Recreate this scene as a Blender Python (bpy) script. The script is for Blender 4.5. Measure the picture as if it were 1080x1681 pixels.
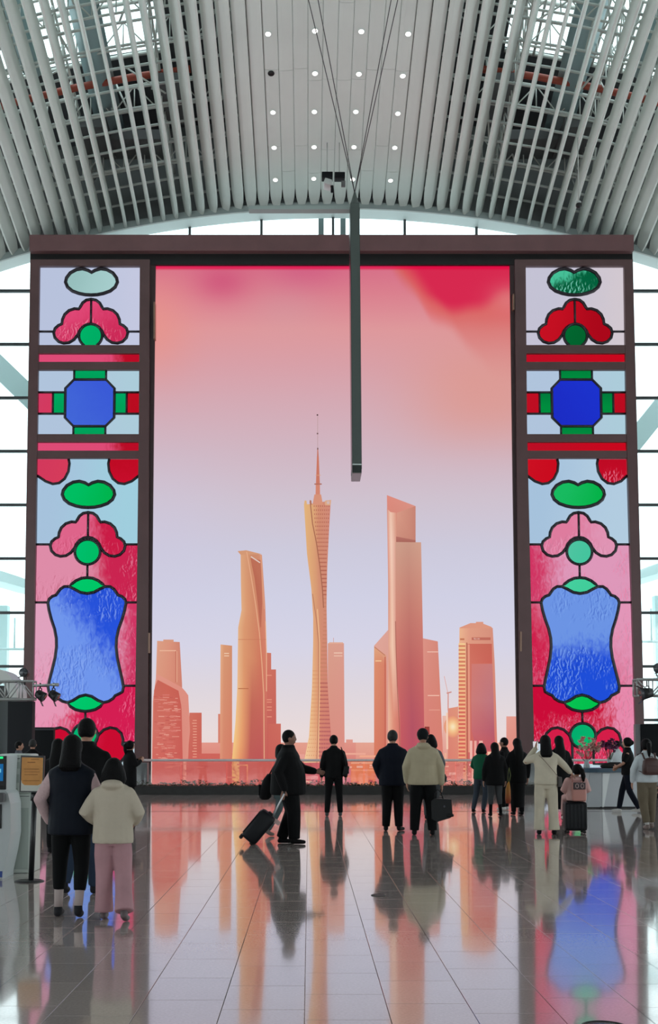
import bpy, bmesh, math, random
from mathutils import Vector, Matrix
random.seed(7)
PI = math.pi
for o in list(bpy.data.objects):
    bpy.data.objects.remove(o, do_unlink=True)
SC = bpy.context.scene
COL = SC.collection

# ------------------------------------------------------------------ camera
W, H = 1080, 1681
F = 1900.0                       # focal length in pixels of a 1080 x 1681 frame
TH = math.atan(0.063)            # pitch up
PX, PY = 507.0, 1100.0           # principal point (the photograph is a crop)
EYE = 1.55
cam_d = bpy.data.cameras.new('camera')
cam = bpy.data.objects.new('camera', cam_d)
COL.objects.link(cam)
cam.location = (0, 0, EYE)
cam.rotation_euler = (PI/2 + TH, 0, 0)
cam_d.sensor_fit = 'AUTO'
cam_d.sensor_width = 36
cam_d.lens = F / H * 36
cam_d.shift_x = (W/2 - PX) / H
cam_d.shift_y = (PY - H/2) / H
cam_d.clip_end = 400
SC.camera = cam

# ------------------------------------------------------------------ world, lamps, exposure
SC.view_settings.view_transform = 'Standard'
SC.view_settings.look = 'None'
SC.view_settings.gamma = 1
SC.view_settings.use_curve_mapping = False
SC.view_settings.exposure = 0.0
world = bpy.data.worlds.new('overcast_sky')
SC.world = world
world.use_nodes = True
wn = world.node_tree
wn.nodes['Background'].inputs['Color'].default_value = (0.90, 0.975, 1.0, 1)
wn.nodes['Background'].inputs['Strength'].default_value = 2.6

def area_light(name, loc, rot, sx, sy, power, color=(1, 1, 1)):
    d = bpy.data.lights.new(name, 'AREA')
    d.shape = 'RECTANGLE'; d.size = sx; d.size_y = sy
    d.energy = power; d.color = color
    o = bpy.data.objects.new(name, d)
    COL.objects.link(o)
    o.location = loc; o.rotation_euler = rot
    return o

# ------------------------------------------------------------------ pixel -> world
def ray(x, y):
    u, v = x - PX, PY - y
    return Vector((u, F*math.cos(TH) - v*math.sin(TH), F*math.sin(TH) + v*math.cos(TH)))
def at(x, y, Y):
    d = ray(x, y); t = Y / d.y
    return Vector((d.x*t, Y, EYE + d.z*t))
def fl(x, y, z=0.0):
    d = ray(x, y); t = (z - EYE) / d.z
    return Vector((d.x*t, d.y*t, z))
def ppm(Y, z=EYE):
    return F / (Y*math.cos(TH) + (z-EYE)*math.sin(TH))

# ------------------------------------------------------------------ materials
def lin(c):
    c = c/255.0
    return c/12.92 if c <= 0.04045 else ((c+0.055)/1.055)**2.4
def rgb(r, g, b):
    return (lin(r), lin(g), lin(b), 1)
MATS = {}
def mat(name, color=(0.5, 0.5, 0.5, 1), rough=0.5, metal=0.0, emit=None, estr=0.0, noise=0.0, nscale=6.0, bump=0.0, bscale=40.0, spec=0.5, coat=0.0):
    if name in MATS: return MATS[name]
    m = bpy.data.materials.new(name); m.use_nodes = True
    nt = m.node_tree; b = nt.nodes['Principled BSDF']
    b.inputs['Base Color'].default_value = color
    b.inputs['Roughness'].default_value = rough
    b.inputs['Metallic'].default_value = metal
    b.inputs['Specular IOR Level'].default_value = spec
    if coat: b.inputs['Coat Weight'].default_value = coat
    if emit:
        b.inputs['Emission Color'].default_value = emit
        b.inputs['Emission Strength'].default_value = estr
    if noise or bump:
        tc = nt.nodes.new('ShaderNodeTexCoord')
    if noise:
        n = nt.nodes.new('ShaderNodeTexNoise'); n.inputs['Scale'].default_value = nscale
        n.inputs['Detail'].default_value = 5
        nt.links.new(tc.outputs['Object'], n.inputs['Vector'])
        mr = nt.nodes.new('ShaderNodeMapRange')
        mr.inputs['From Min'].default_value = 0.3; mr.inputs['From Max'].default_value = 0.7
        mr.inputs['To Min'].default_value = 1-noise; mr.inputs['To Max'].default_value = 1+noise
        nt.links.new(n.outputs['Fac'], mr.inputs['Value'])
        mx = nt.nodes.new('ShaderNodeVectorMath'); mx.operation = 'SCALE'
        mx.inputs[0].default_value = color[:3]
        nt.links.new(mr.outputs['Result'], mx.inputs['Scale'])
        nt.links.new(mx.outputs['Vector'], b.inputs['Base Color'])
    if bump:
        n2 = nt.nodes.new('ShaderNodeTexNoise'); n2.inputs['Scale'].default_value = bscale
        nt.links.new(tc.outputs['Object'], n2.inputs['Vector'])
        bp = nt.nodes.new('ShaderNodeBump'); bp.inputs['Strength'].default_value = bump
        bp.inputs['Distance'].default_value = 0.02
        nt.links.new(n2.outputs['Fac'], bp.inputs['Height'])
        nt.links.new(bp.outputs['Normal'], b.inputs['Normal'])
    MATS[name] = m
    return m
def emis(name, color, strength=1.0):
    if name in MATS: return MATS[name]
    m = bpy.data.materials.new(name); m.use_nodes = True
    nt = m.node_tree; nt.nodes.clear()
    out = nt.nodes.new('ShaderNodeOutputMaterial'); e = nt.nodes.new('ShaderNodeEmission')
    e.inputs['Color'].default_value = color; e.inputs['Strength'].default_value = strength
    nt.links.new(e.outputs[0], out.inputs['Surface'])
    MATS[name] = m
    return m
def picture_mat():
    """the light of the video wall: colour stored on the mesh"""
    m = bpy.data.materials.new('video_picture'); m.use_nodes = True
    nt = m.node_tree; nt.nodes.clear()
    out = nt.nodes.new('ShaderNodeOutputMaterial'); e = nt.nodes.new('ShaderNodeEmission')
    a = nt.nodes.new('ShaderNodeVertexColor'); a.layer_name = 'Col'
    nt.links.new(a.outputs['Color'], e.inputs['Color'])
    nt.links.new(e.outputs[0], out.inputs['Surface'])
    return m
def thin_glass(name, tint=(0.93, 0.98, 0.98, 1), gloss=0.06):
    if name in MATS: return MATS[name]
    m = bpy.data.materials.new(name); m.use_nodes = True
    nt = m.node_tree; nt.nodes.clear()
    out = nt.nodes.new('ShaderNodeOutputMaterial')
    t = nt.nodes.new('ShaderNodeBsdfTransparent'); t.inputs['Color'].default_value = tint
    g = nt.nodes.new('ShaderNodeBsdfGlossy'); g.inputs['Roughness'].default_value = 0.03
    mx = nt.nodes.new('ShaderNodeMixShader'); mx.inputs['Fac'].default_value = gloss
    nt.links.new(t.outputs[0], mx.inputs[1]); nt.links.new(g.outputs[0], mx.inputs[2])
    nt.links.new(mx.outputs[0], out.inputs['Surface'])
    MATS[name] = m
    return m

# ------------------------------------------------------------------ object helpers
def tag(o, label=None, cat=None, group=None, kind=None):
    if label: o['label'] = label
    if cat: o['category'] = cat
    if group: o['group'] = group
    if kind: o['kind'] = kind
    return o
def thing(name, label, cat, loc=(0, 0, 0), rz=0.0, group=None):
    o = bpy.data.objects.new(name, None); COL.objects.link(o)
    o.empty_display_size = 0.2
    o.location = loc; o.rotation_euler = (0, 0, rz)
    return tag(o, label, cat, group)
def struct(name, loc=(0, 0, 0)):
    o = bpy.data.objects.new(name, None); COL.objects.link(o)
    o.location = loc; o['kind'] = 'structure'
    return o

def under(child, parent):
    """make a part a sub-part of another part of the same thing"""
    child.parent = parent
    child.location = child.location - parent.location
    return child

class MB:
    def __init__(s): s.v = []; s.f = []; s.sm = []; s.c = None
    def add(s, vs, fs, smooth=False):
        n = len(s.v); s.v.extend([tuple(v) for v in vs])
        s.f.extend([tuple(i+n for i in f) for f in fs]); s.sm.extend([smooth]*len(fs)); return s
    def box(s, c, size, rot=None, taper=1.0):
        hx, hy, hz = size[0]/2, size[1]/2, size[2]/2
        vs = []
        for z in (-1, 1):
            k = taper if z > 0 else 1.0
            for x, y in ((-1, -1), (1, -1), (1, 1), (-1, 1)):
                p = Vector((x*hx*k, y*hy*k, z*hz))
                if rot is not None: p = rot @ p
                vs.append(p + Vector(c))
        return s.add(vs, [(0, 3, 2, 1), (4, 5, 6, 7), (0, 1, 5, 4), (1, 2, 6, 5), (2, 3, 7, 6), (3, 0, 4, 7)])
    def bbox(s, c, size, r=0.01, rot=None):
        """box with chamfered edges"""
        bm = bmesh.new(); bmesh.ops.create_cube(bm, size=1)
        for v in bm.verts: v.co = Vector((v.co.x*size[0], v.co.y*size[1], v.co.z*size[2]))
        bmesh.ops.bevel(bm, geom=bm.edges[:], offset=r, segments=2, profile=0.6, affect='EDGES')
        for v in bm.verts:
            p = v.co.copy()
            if rot is not None: p = rot @ p
            v.co = p + Vector(c)
        bm.verts.index_update()
        s.add([v.co.copy() for v in bm.verts], [[v.index for v in f.verts] for f in bm.faces], True)
        bm.free(); return s
    def tube(s, pts, r, n=8, closed=False, caps=True, ry=None, up=None, smooth=True):
        pts = [Vector(p) for p in pts]; m = len(pts)
        rs = r if isinstance(r, (list, tuple)) else [r]*m
        rys = ry if isinstance(ry, (list, tuple)) else ([ry]*m if ry else rs)
        vs = []; prev = None
        for i, p in enumerate(pts):
            if closed: t = pts[(i+1) % m] - pts[(i-1) % m]
            else: t = pts[min(i+1, m-1)] - pts[max(i-1, 0)]
            if t.length < 1e-9: t = Vector((0, 0, 1))
            t.normalize()
            if up is not None: a = Vector(up)
            elif prev is not None: a = prev
            else: a = Vector((1, 0, 0)) if abs(t.x) < 0.9 else Vector((0, 1, 0))
            a = (a - t*a.dot(t))
            if a.length < 1e-6: a = t.orthogonal()
            a.normalize()
            b = t.cross(a); prev = a
            for k in range(n):
                q = 2*PI*k/n
                vs.append(p + a*math.cos(q)*rs[i] + b*math.sin(q)*rys[i])
        fs = []
        for i in range(m if closed else m-1):
            j = (i+1) % m
            for k in range(n):
                l = (k+1) % n
                fs.append((i*n+k, i*n+l, j*n+l, j*n+k))
        if caps and not closed:
            fs.append(tuple(reversed(range(n)))); fs.append(tuple((m-1)*n+k for k in range(n)))
        return s.add(vs, fs, smooth)
    def capsule(s, pts, rs, n=10):
        """limb with rounded ends: pts, radii"""
        pts = [Vector(p) for p in pts]
        a = (pts[0]-pts[1]).normalized(); b = (pts[-1]-pts[-2]).normalized()
        P = [pts[0]+a*rs[0]*0.95, pts[0]+a*rs[0]*0.6] + pts + [pts[-1]+b*rs[-1]*0.6, pts[-1]+b*rs[-1]*0.95]
        R = [rs[0]*0.3, rs[0]*0.8] + list(rs) + [rs[-1]*0.8, rs[-1]*0.3]
        return s.tube(P, R, n)
    def loft(s, rings, n=16, smooth=True, pw=2.0):
        """rings: (cx, cy, z, rx, ry), stacked"""
        vs = []
        for cx, cy, z, rx, ry in rings:
            for k in range(n):
                q = 2*PI*k/n; c, d = math.cos(q), math.sin(q)
                e = 2.0/pw
                vs.append((cx + rx*math.copysign(abs(c)**e, c), cy + ry*math.copysign(abs(d)**e, d), z))
        fs = []
        m = len(rings)
        for i in range(m-1):
            for k in range(n):
                l = (k+1) % n
                fs.append((i*n+k, i*n+l, (i+1)*n+l, (i+1)*n+k))
        fs.append(tuple(reversed(range(n)))); fs.append(tuple((m-1)*n+k for k in range(n)))
        return s.add(vs, fs, smooth)
    def ball(s, c, r, n=12, m=8, fn=None):
        rx, ry, rz = r if isinstance(r, (list, tuple)) else (r, r, r)
        vs = [(0, 0, -1)]
        for i in range(1, m):
            a = -PI/2 + PI*i/m
            for k in range(n):
                q = 2*PI*k/n
                vs.append((math.cos(a)*math.cos(q), math.cos(a)*math.sin(q), math.sin(a)))
        vs.append((0, 0, 1))
        out = []
        for v in vs:
            p = Vector(v)
            if fn: p = fn(p)
            out.append((c[0]+p.x*rx, c[1]+p.y*ry, c[2]+p.z*rz))
        fs = []
        for k in range(n): fs.append((0, 1+(k+1) % n, 1+k))
        for i in range(m-2):
            for k in range(n):
                l = (k+1) % n
                fs.append((1+i*n+k, 1+i*n+l, 1+(i+1)*n+l, 1+(i+1)*n+k))
        t = len(vs)-1; b = 1+(m-2)*n
        for k in range(n): fs.append((b+k, b+(k+1) % n, t))
        return s.add(out, fs, True)
    def prism(s, poly, d, smooth=False):
        """poly: 3-D points of a flat outline, d: thickness vector"""
        n = len(poly); poly = [Vector(p) for p in poly]; d = Vector(d)
        vs = poly + [p+d for p in poly]
        fs = [tuple(range(n)), tuple(reversed(range(n, 2*n)))]
        for i in range(n):
            j = (i+1) % n; fs.append((i, i+n, j+n, j))
        return s.add(vs, fs, smooth)
    def build(s, name, m, parent=None, world=False):
        me = bpy.data.meshes.new(name)
        off = Vector((0, 0, 0))
        if world and parent is not None: off = parent.location
        me.from_pydata([(v[0]-off[0], v[1]-off[1], v[2]-off[2]) for v in s.v], [], s.f)
        me.polygons.foreach_set('use_smooth', s.sm)
        bm = bmesh.new(); bm.from_mesh(me)
        bmesh.ops.recalc_face_normals(bm, faces=bm.faces[:]); bm.to_mesh(me); bm.free()
        if m is not None: me.materials.append(m)
        o = bpy.data.objects.new(name, me); COL.objects.link(o)
        if parent is not None: o.parent = parent
        return o

def single(name, mb, m, label, cat, loc=None, group=None, rz=0.0):
    """a thing that is one mesh; its origin goes to loc"""
    if loc is None: loc = (0, 0, 0)
    loc = Vector(loc)
    if rz == 0.0: mb.v = [(v[0]-loc.x, v[1]-loc.y, v[2]-loc.z) for v in mb.v]
    o = mb.build(name, m); o.location = loc; o.rotation_euler = (0, 0, rz)
    return tag(o, label, cat, group)
# ================================================================== THE SETTING
YS = 41.0        # plane of the video wall
YW = 42.4        # end window wall
XC = (547-PX) / ppm(42, 21.5)      # centre line of the vaulted roof
ROOF_END = 42.0
ZT = at(547, 338, ROOF_END).z      # height of the roof's underside at the end wall
RAD = 39.0
PITCH = 20.7 / ppm(42, 21.5)
def roof_z(Y):
    d = ROOF_END - Y
    return ZT + (0.296*d - 0.0035*d*d if d < 42.2 else 6.26)
def vault(u, Y, dz=0.0):
    """point of the vault: u = arc length from the crown, Y along the hall"""
    a = u / RAD
    return Vector((XC + (RAD+dz)*math.sin(a), Y, roof_z(Y) - RAD + (RAD+dz)*math.cos(a)))

m_fin = mat('fin_white_metal', rgb(220, 227, 221), 0.42, 0.0, noise=0.03, nscale=0.7)
m_dark = mat('dark_void', rgb(42, 44, 45), 0.8)
m_steel = mat('roof_steel', rgb(206, 206, 200), 0.5)
m_rod = mat('ceiling_rod', rgb(190, 192, 188), 0.5)
m_beam = mat('arch_beam', rgb(150, 162, 160), 0.45)
m_lip = mat('arch_lip', rgb(225, 235, 233), 0.4)
m_mull = mat('mullion_grey', rgb(70, 78, 80), 0.4)
m_col = mat('column_paint', rgb(150, 158, 156), 0.5)

# ---- floor
TW, TL, X0 = 0.485, 0.66, -0.025
def floor_material():
    m = bpy.data.materials.new('polished_granite'); m.use_nodes = True
    nt = m.node_tree; b = nt.nodes['Principled BSDF']
    g = nt.nodes.new('ShaderNodeNewGeometry')
    # speckle
    n1 = nt.nodes.new('ShaderNodeTexNoise'); n1.inputs['Scale'].default_value = 55; n1.inputs['Detail'].default_value = 6
    n2 = nt.nodes.new('ShaderNodeTexNoise'); n2.inputs['Scale'].default_value = 1.1; n2.inputs['Detail'].default_value = 3
    # tone per tile column and row
    sp = nt.nodes.new('ShaderNodeSeparateXYZ')
    nt.links.new(g.outputs['Position'], sp.inputs[0])
    def mth(op, a, bv=None):
        q = nt.nodes.new('ShaderNodeMath'); q.operation = op
        if isinstance(a, (int, float)): q.inputs[0].default_value = a
        else: nt.links.new(a, q.inputs[0])
        if bv is not None:
            if isinstance(bv, (int, float)): q.inputs[1].default_value = bv
            else: nt.links.new(bv, q.inputs[1])
        return q.outputs[0]
    cx = mth('FLOOR', mth('DIVIDE', mth('SUBTRACT', sp.outputs['X'], X0), TW))
    odd = mth('MULTIPLY', mth('FLOORED_MODULO', mth('MULTIPLY', cx, 0.618), 1.0), TL)
    cy = mth('FLOOR', mth('DIVIDE', mth('SUBTRACT', sp.outputs['Y'], odd), TL))
    cb = nt.nodes.new('ShaderNodeCombineXYZ'); nt.links.new(cx, cb.inputs[0]); nt.links.new(cy, cb.inputs[1])
    wn_ = nt.nodes.new('ShaderNodeTexWhiteNoise'); wn_.noise_dimensions = '3D'
    nt.links.new(cb.outputs[0], wn_.inputs['Vector'])
    for n in (n1, n2): nt.links.new(g.outputs['Position'], n.inputs['Vector'])
    s1 = mth('ADD', mth('MULTIPLY', n1.outputs['Fac'], 0.35), mth('MULTIPLY', wn_.outputs['Value'], 0.10))
    s2 = mth('ADD', s1, mth('MULTIPLY', n2.outputs['Fac'], 0.16))
    r = nt.nodes.new('ShaderNodeValToRGB')
    r.color_ramp.elements[0].position = 0.15; r.color_ramp.elements[0].color = rgb(174, 160, 155)
    r.color_ramp.elements[1].position = 0.50; r.color_ramp.elements[1].color = rgb(212, 197, 191)
    nt.links.new(s2, r.inputs[0]); nt.links.new(r.outputs[0], b.inputs['Base Color'])
    b.inputs['IOR'].default_value = 1.8
    b.inputs['Coat Weight'].default_value = 0.6; b.inputs['Coat IOR'].default_value = 1.5; b.inputs['Coat Roughness'].default_value = 0.045
    mr = nt.nodes.new('ShaderNodeMapRange')
    mr.inputs['To Min'].default_value = 0.06; mr.inputs['To Max'].default_value = 0.12
    nt.links.new(n2.outputs['Fac'], mr.inputs['Value']); nt.links.new(mr.outputs[0], b.inputs['Roughness'])
    bp = nt.nodes.new('ShaderNodeBump'); bp.inputs['Strength'].default_value = 0.05; bp.inputs['Distance'].default_value = 0.002
    nt.links.new(n1.outputs['Fac'], bp.inputs['Height']); nt.links.new(bp.outputs['Normal'], b.inputs['Normal'])
    return m
m_floor = floor_material()
m_joint = mat('tile_joint', rgb(92, 86, 84), 0.7)
floor = struct('floor')
mb = MB(); mb.box((0, 14, -0.056), (64, 76, 0.1)); mb.build('joint_bed', m_joint, floor)
def tile_mesh():
    b = MB(); g = 0.0015; x, y, z = TW/2-g, TL/2-g, 0.0
    c = 0.0015
    vs = [(-x, -y, -0.006), (x, -y, -0.006), (x, y, -0.006), (-x, y, -0.006), (-x, -y, -c), (x, -y, -c), (x, y, -c), (-x, y, -c),
          (-x+c, -y+c, 0), (x-c, -y+c, 0), (x-c, y-c, 0), (-x+c, y-c, 0)]
    fs = [(8, 9, 10, 11)] + [(i, (i+1) % 4, 4+(i+1) % 4, 4+i) for i in range(4)] + [(4+i, 4+(i+1) % 4, 8+(i+1) % 4, 8+i) for i in range(4)]
    b.add(vs, fs)
    o = b.build('tile', m_floor, floor); return o
tile0 = tile_mesh(); first = True
rest = MB()
parts_n = 0
cells = []
for cx in range(-66, 66):
    off = ((cx*0.618) % 1.0)*TL
    for cy in range(-34, 78):
        X = X0 + (cx+0.5)*TW; Y = off + (cy+0.5)*TL
        if Y > 51: continue
        vis = False
        if Y > 5.6:
            s = ppm(Y, 0); px = PX + X*s
            vis = -30 < px < W+30
        cells.append((0 if vis else 1, Y, X))
cells.sort()
for i, (nv, Y, X) in enumerate(cells):
    if nv == 0 and parts_n < 290:
        o = tile0 if first else tile0.copy()
        if not first: COL.objects.link(o); o.parent = floor
        first = False
        o.location = (X, Y, 0); parts_n += 1
    else:
        g = 0.0015
        x0, x1, y0, y1 = X-TW/2+g, X+TW/2-g, Y-TL/2+g, Y+TL/2-g
        rest.add([(x0, y0, 0), (x1, y0, 0), (x1, y1, 0), (x0, y1, 0)], [(0, 1, 2, 3)])
o = rest.build('far_tiles', m_floor, floor); o['kind'] = 'stuff'
# dark expansion joint across the hall, floor drain, manhole ring
mj = mat('black_rubber', rgb(28, 26, 26), 0.6)
yj = fl(540, 1332).y
mb = MB(); mb.box((2.2, yj, 0.001), (19.0, 0.035, 0.004)); mb.build('expansion_joint', mj, floor)
def ring_cover(x, y, r, name, lab):
    p = fl(x, y); t = thing(name, lab, 'floor cover', p)
    b = MB(); b.tube([(r*math.cos(a*PI/16), r*math.sin(a*PI/16), 0.002) for a in range(32)], 0.006, 6, closed=True); b.build('rim', mj, t)
    b = MB(); b.tube([(0, 0, 0.0002), (0, 0, 0.0028)], r*0.97, 32); b.build('plate', mat('cover_steel', rgb(120, 118, 116), 0.25, 0.6), t)
ring_cover(621, 1470, 0.07, 'floor_outlet', 'small round dark metal floor outlet behind the two men in the centre')
ring_cover(992, 1686, 0.12, 'manhole_cover', 'round metal cover with a dark rim at the bottom right corner of the floor')

# ---- ceiling of long fins
ceil = struct('ceiling')
def smooth(a, b, x):
    t = max(0.0, min(1.0, (x-a)/(b-a))); return t*t*(3-2*t)
def interp0(tab, x):
    for (xa, ya), (xb, yb) in zip(tab, tab[1:]):
        if x <= xb: return ya+(yb-ya)*(x-xa)/(xb-xa)
    return tab[-1][1]
def fin_angle(i):
    n = abs(i)
    tab = [(0, 0), (4, 0), (7, 16), (10, 46), (12.5, 74), (14.5, 84), (16.5, 92), (19, 118), (23, 140), (32, 158)]
    a = interp0(tab, n)
    return math.radians(a) * (1 if i >= 0 else -1)
def fin(i, Y0, Y1, name, wscale=1.0, tip=True):
    u = i*PITCH; a = u/RAD; phi = fin_angle(i)
    n = abs(i)
    w = PITCH*0.5*(0.985 + 0.16*smooth(7, 12, n))*wscale
    t = 0.035 + 0.036*smooth(5, 11, n)
    # outer edge up, inner edge down
    prof = [(-1, 0), (-0.86, -0.75), (-0.4, -1), (0.4, -1), (0.86, -0.75), (1, 0), (0.86, 0.75), (-0.86, 0.75)]
    ang = phi - a
    ca, sa = math.cos(ang), math.sin(ang)
    st = []
    L = Y1-Y0; k = max(2, int(L/1.3))
    ys = [Y0 + L*j/k for j in range(k+1)]
    if tip: ys = ys[:-1] + [Y1-0.9, Y1-0.5, Y1-0.22, Y1-0.06, Y1]
    vs = []
    for y in ys:
        sc = 1.0; dz = 0.0
        if tip:
            e = max(0.0, (y-(Y1-0.9))/0.9)
            sc = 1-0.75*e**2.2; dz = -0.16*e**2
        c = vault(u, y, 0.0)
        for px, pz in prof:
            x, z = px*w*sc, pz*t*(1 if sc > 0.5 else 0.7)
            vs.append((c.x + x*ca - z*sa, y, c.z + dz + x*sa + z*ca))
    m = 8; fs = []
    for j in range(len(ys)-1):
        for q in range(m):
            r = (q+1) % m
            fs.append((j*m+q, j*m+r, (j+1)*m+r, (j+1)*m+q))
    fs.append(tuple(reversed(range(m)))); fs.append(tuple((len(ys)-1)*m+q for q in range(m)))
    b = MB(); b.add(vs, fs, False)
    return b.build(name, m_fin, ceil)
for ii in range(-32, 32):
    i = ii+0.5
    if abs(i) <= 5:
        # flat panels closing the crown, jointed along their length
        y1 = ROOF_END + 0.0; seg = [1.75, 4.3, 3.1, 4.4, 4.2, 4.3, 4.3]
        if ii % 2: seg = [2.9, 3.2, 4.2, 4.4, 4.3, 4.2, 4.0]
        if abs(i) < 2: seg = [s*0.93 for s in seg]
        for k, s in enumerate(seg):
            fin(i, y1-s+0.008, y1-0.008, 'ceiling_panel', tip=(k == 0)); y1 -= s
    else:
        fin(i, 12, ROOF_END, 'ceiling_fin')
# backing above the closed crown
b = MB()
for k in range(8):
    ya, yb = 12+k*3.72, 12+(k+1)*3.72
    for j in range(-7, 7):
        p = [vault(j*PITCH, ya, 0.16), vault((j+1)*PITCH, ya, 0.16), vault((j+1)*PITCH, yb, 0.16), vault(j*PITCH, yb, 0.16)]
        b.prism(p, (0, 0, 0.04))
b.build('crown_backing', m_dark, ceil)
# thin cross rods that carry the fins
for k in range(34):
    Y = ROOF_END - 0.75 - 0.82*k
    for sgn in (-1, 1):
        b = MB()
        b.tube([vault(sgn*u*PITCH, Y, 0.25) for u in (6, 9, 12, 15, 18, 21, 24, 27, 30, 32)], 0.028, 6, ry=0.05)
        b.build('cross_rod', m_rod, ceil)
# steel trusses of the roof above the fins
def lattice(p0f, n, r, h, name, zz=0):
    b = MB()
    lo = [p0f(k/n) for k in range(n+1)]
    hi = [p + Vector((0, 0, h)) for p in lo]
    b.tube(lo, r, 6); b.tube(hi, r, 6)
    for k in range(n):
        b.tube([lo[k], hi[k]], r*0.6, 5)
        b.tube([lo[k], hi[k+1]] if k % 2 else [hi[k], lo[k+1]], r*0.6, 5)
    return b.build(name, m_steel, ceil)
for sgn in (-1, 1):
    for u0 in (9.6, 12.4, 18.6, 21.8, 26.0):
        lattice(lambda t, u0=u0: vault(sgn*u0*PITCH, 16+26*t, 0.55 + (0.15 if u0 < 15 else 0.5)), 36, 0.045, 1.0, 'roof_truss')
    for k in range(13):
        Y = ROOF_END-1.4-2.1*k
        lattice(lambda t: vault(sgn*(8+22*t)*PITCH, Y, 0.95+0.35*((k*7) % 3)), 14, 0.04, 0.9, 'roof_truss')
    for k in range(26):
        b = MB()
        for j in range(2):
            Y = 18 + random.random()*23; ua = 9+random.random()*18
            b.tube([vault(sgn*ua*PITCH, Y, 0.5+random.random()*0.6), vault(sgn*(ua+random.uniform(-3, 3))*PITCH, Y+random.uniform(-2.2, 2.2), 1.6+random.random()*1.6)], 0.035, 6)
        b.build('roof_brace', m_steel, ceil)
    # red sprinkler main and added pale boxes standing for glazing below the skylights
    b = MB(); b.tube([vault(sgn*u*PITCH, 37.6, 1.7) for u in (10, 14, 18, 22, 26)], 0.12, 8); b.build('fire_pipe', mat('red_pipe', rgb(165, 70, 52), 0.5), ceil)
    for (u, ya, yb, w) in ((16.2, 30, 40.0, 0.5), (20.5, 30, 37, 0.35)):
        b = MB(); p = vault(sgn*u*PITCH, ya, 2.2); q = vault(sgn*u*PITCH, yb, 2.0)
        b.tube([p, q], w, 4); b.build('glazing_stand_in', mat('glazing_teal', rgb(160, 185, 188), 0.4), ceil)
    # equipment trays seen as dark boxes
    for (u, Y, sx, sy) in ((14.5, 40.2, 1.9, 1.4), (17.5, 39.6, 1.2, 2.2), (11.5, 38.5, 0.9, 2.6)):
        p = vault(sgn*u*PITCH, Y, 1.5); b = MB(); b.box(p, (sx, sy, 0.35)); b.build('service_tray', mat('tray_grey', rgb(96, 96, 97), 0.6), ceil)
# upper roof deck with glazed skylights
SKY = [(11.5, 23.5)]
def deck(u0, u1, Y0, Y1, m, name, dz=3.6, parent=None):
    b = MB(); n = max(1, int(abs(u1-u0)/4)); k = max(1, int((Y1-Y0)/5))
    for i in range(n):
        for j in range(k):
            ua, ub = u0+(u1-u0)*i/n, u0+(u1-u0)*(i+1)/n
            ya, yb = Y0+(Y1-Y0)*j/k, Y0+(Y1-Y0)*(j+1)/k
            b.prism([vault(ua*PITCH, ya, dz), vault(ub*PITCH, ya, dz), vault(ub*PITCH, yb, dz), vault(ua*PITCH, yb, dz)], (0, 0, 0.08))
    return b.build(name, m, parent or ceil)
m_deck = mat('roof_deck', rgb(72, 73, 76), 0.8)
YSK = 38.8
deck(-11.5, 11.5, -26, 43, m_deck, 'roof_deck')
for s in (-1, 1):
    deck(s*23.5, s*62, -26, 43, m_deck, 'roof_deck')
    deck(s*11.5, s*23.5, YSK, 43, m_deck, 'roof_deck')
    deck(s*11.5, s*23.5, -26, 14, m_deck, 'roof_deck')
    deck(s*11.5, s*23.5, 14, YSK, thin_glass('roof_glass', (0.9, 0.97, 0.97, 1), 0.05), 'skylight_glass', 3.62)
    for k in range(13):
        Y = YSK-2*k
        b = MB(); b.tube([vault(s*u*PITCH, Y, 3.55) for u in (11.5, 14, 17, 20, 23.5)], 0.07, 6); b.build('skylight_bar', m_steel, ceil)
    for u in (13.5, 15.5, 17.5, 19.5, 21.5):
        b = MB(); b.tube([vault(s*u*PITCH, y, 3.5) for y in (14, 22, 30, YSK)], 0.05, 6); b.build('skylight_bar', m_steel, ceil)

# ---- arched beam at the end of the fins
b = MB()
us = [j*PITCH*1.5 for j in range(-24, 25)]
for j in range(len(us)-1):
    A, B = us[j], us[j+1]
    for (z0, z1, y0, y1) in ((-0.22, 0.04, 41.75, 42.15),):
        p = [vault(A, ROOF_END, z0), vault(B, ROOF_END, z0), vault(B, ROOF_END, z1), vault(A, ROOF_END, z1)]
        for q in p: q.y = y0
        b.prism(p, (0, y1-y0, 0))
b.build('arched_beam', m_beam, ceil)
b = MB()
for j in range(len(us)-1):
    A, B = us[j], us[j+1]
    p = [vault(A, ROOF_END, -0.27), vault(B, ROOF_END, -0.27), vault(B, ROOF_END, -0.22), vault(A, ROOF_END, -0.22)]
    for q in p: q.y = 41.70
    b.prism(p, (0, 0.75, 0))
b.build('beam_lip', m_lip, ceil)
# solid gable between the beam and the deck
b = MB()
for j in range(len(us)-1):
    A, B = us[j], us[j+1]
    p = [vault(A, ROOF_END, 0.02), vault(B, ROOF_END, 0.02), vault(B, ROOF_END, 3.6), vault(A, ROOF_END, 3.6)]
    for q in p: q.y = 42.2
    b.prism(p, (0, 0.12, 0))
b.build('gable', mat('gable_grey', rgb(110, 112, 112), 0.6), ceil)

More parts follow.
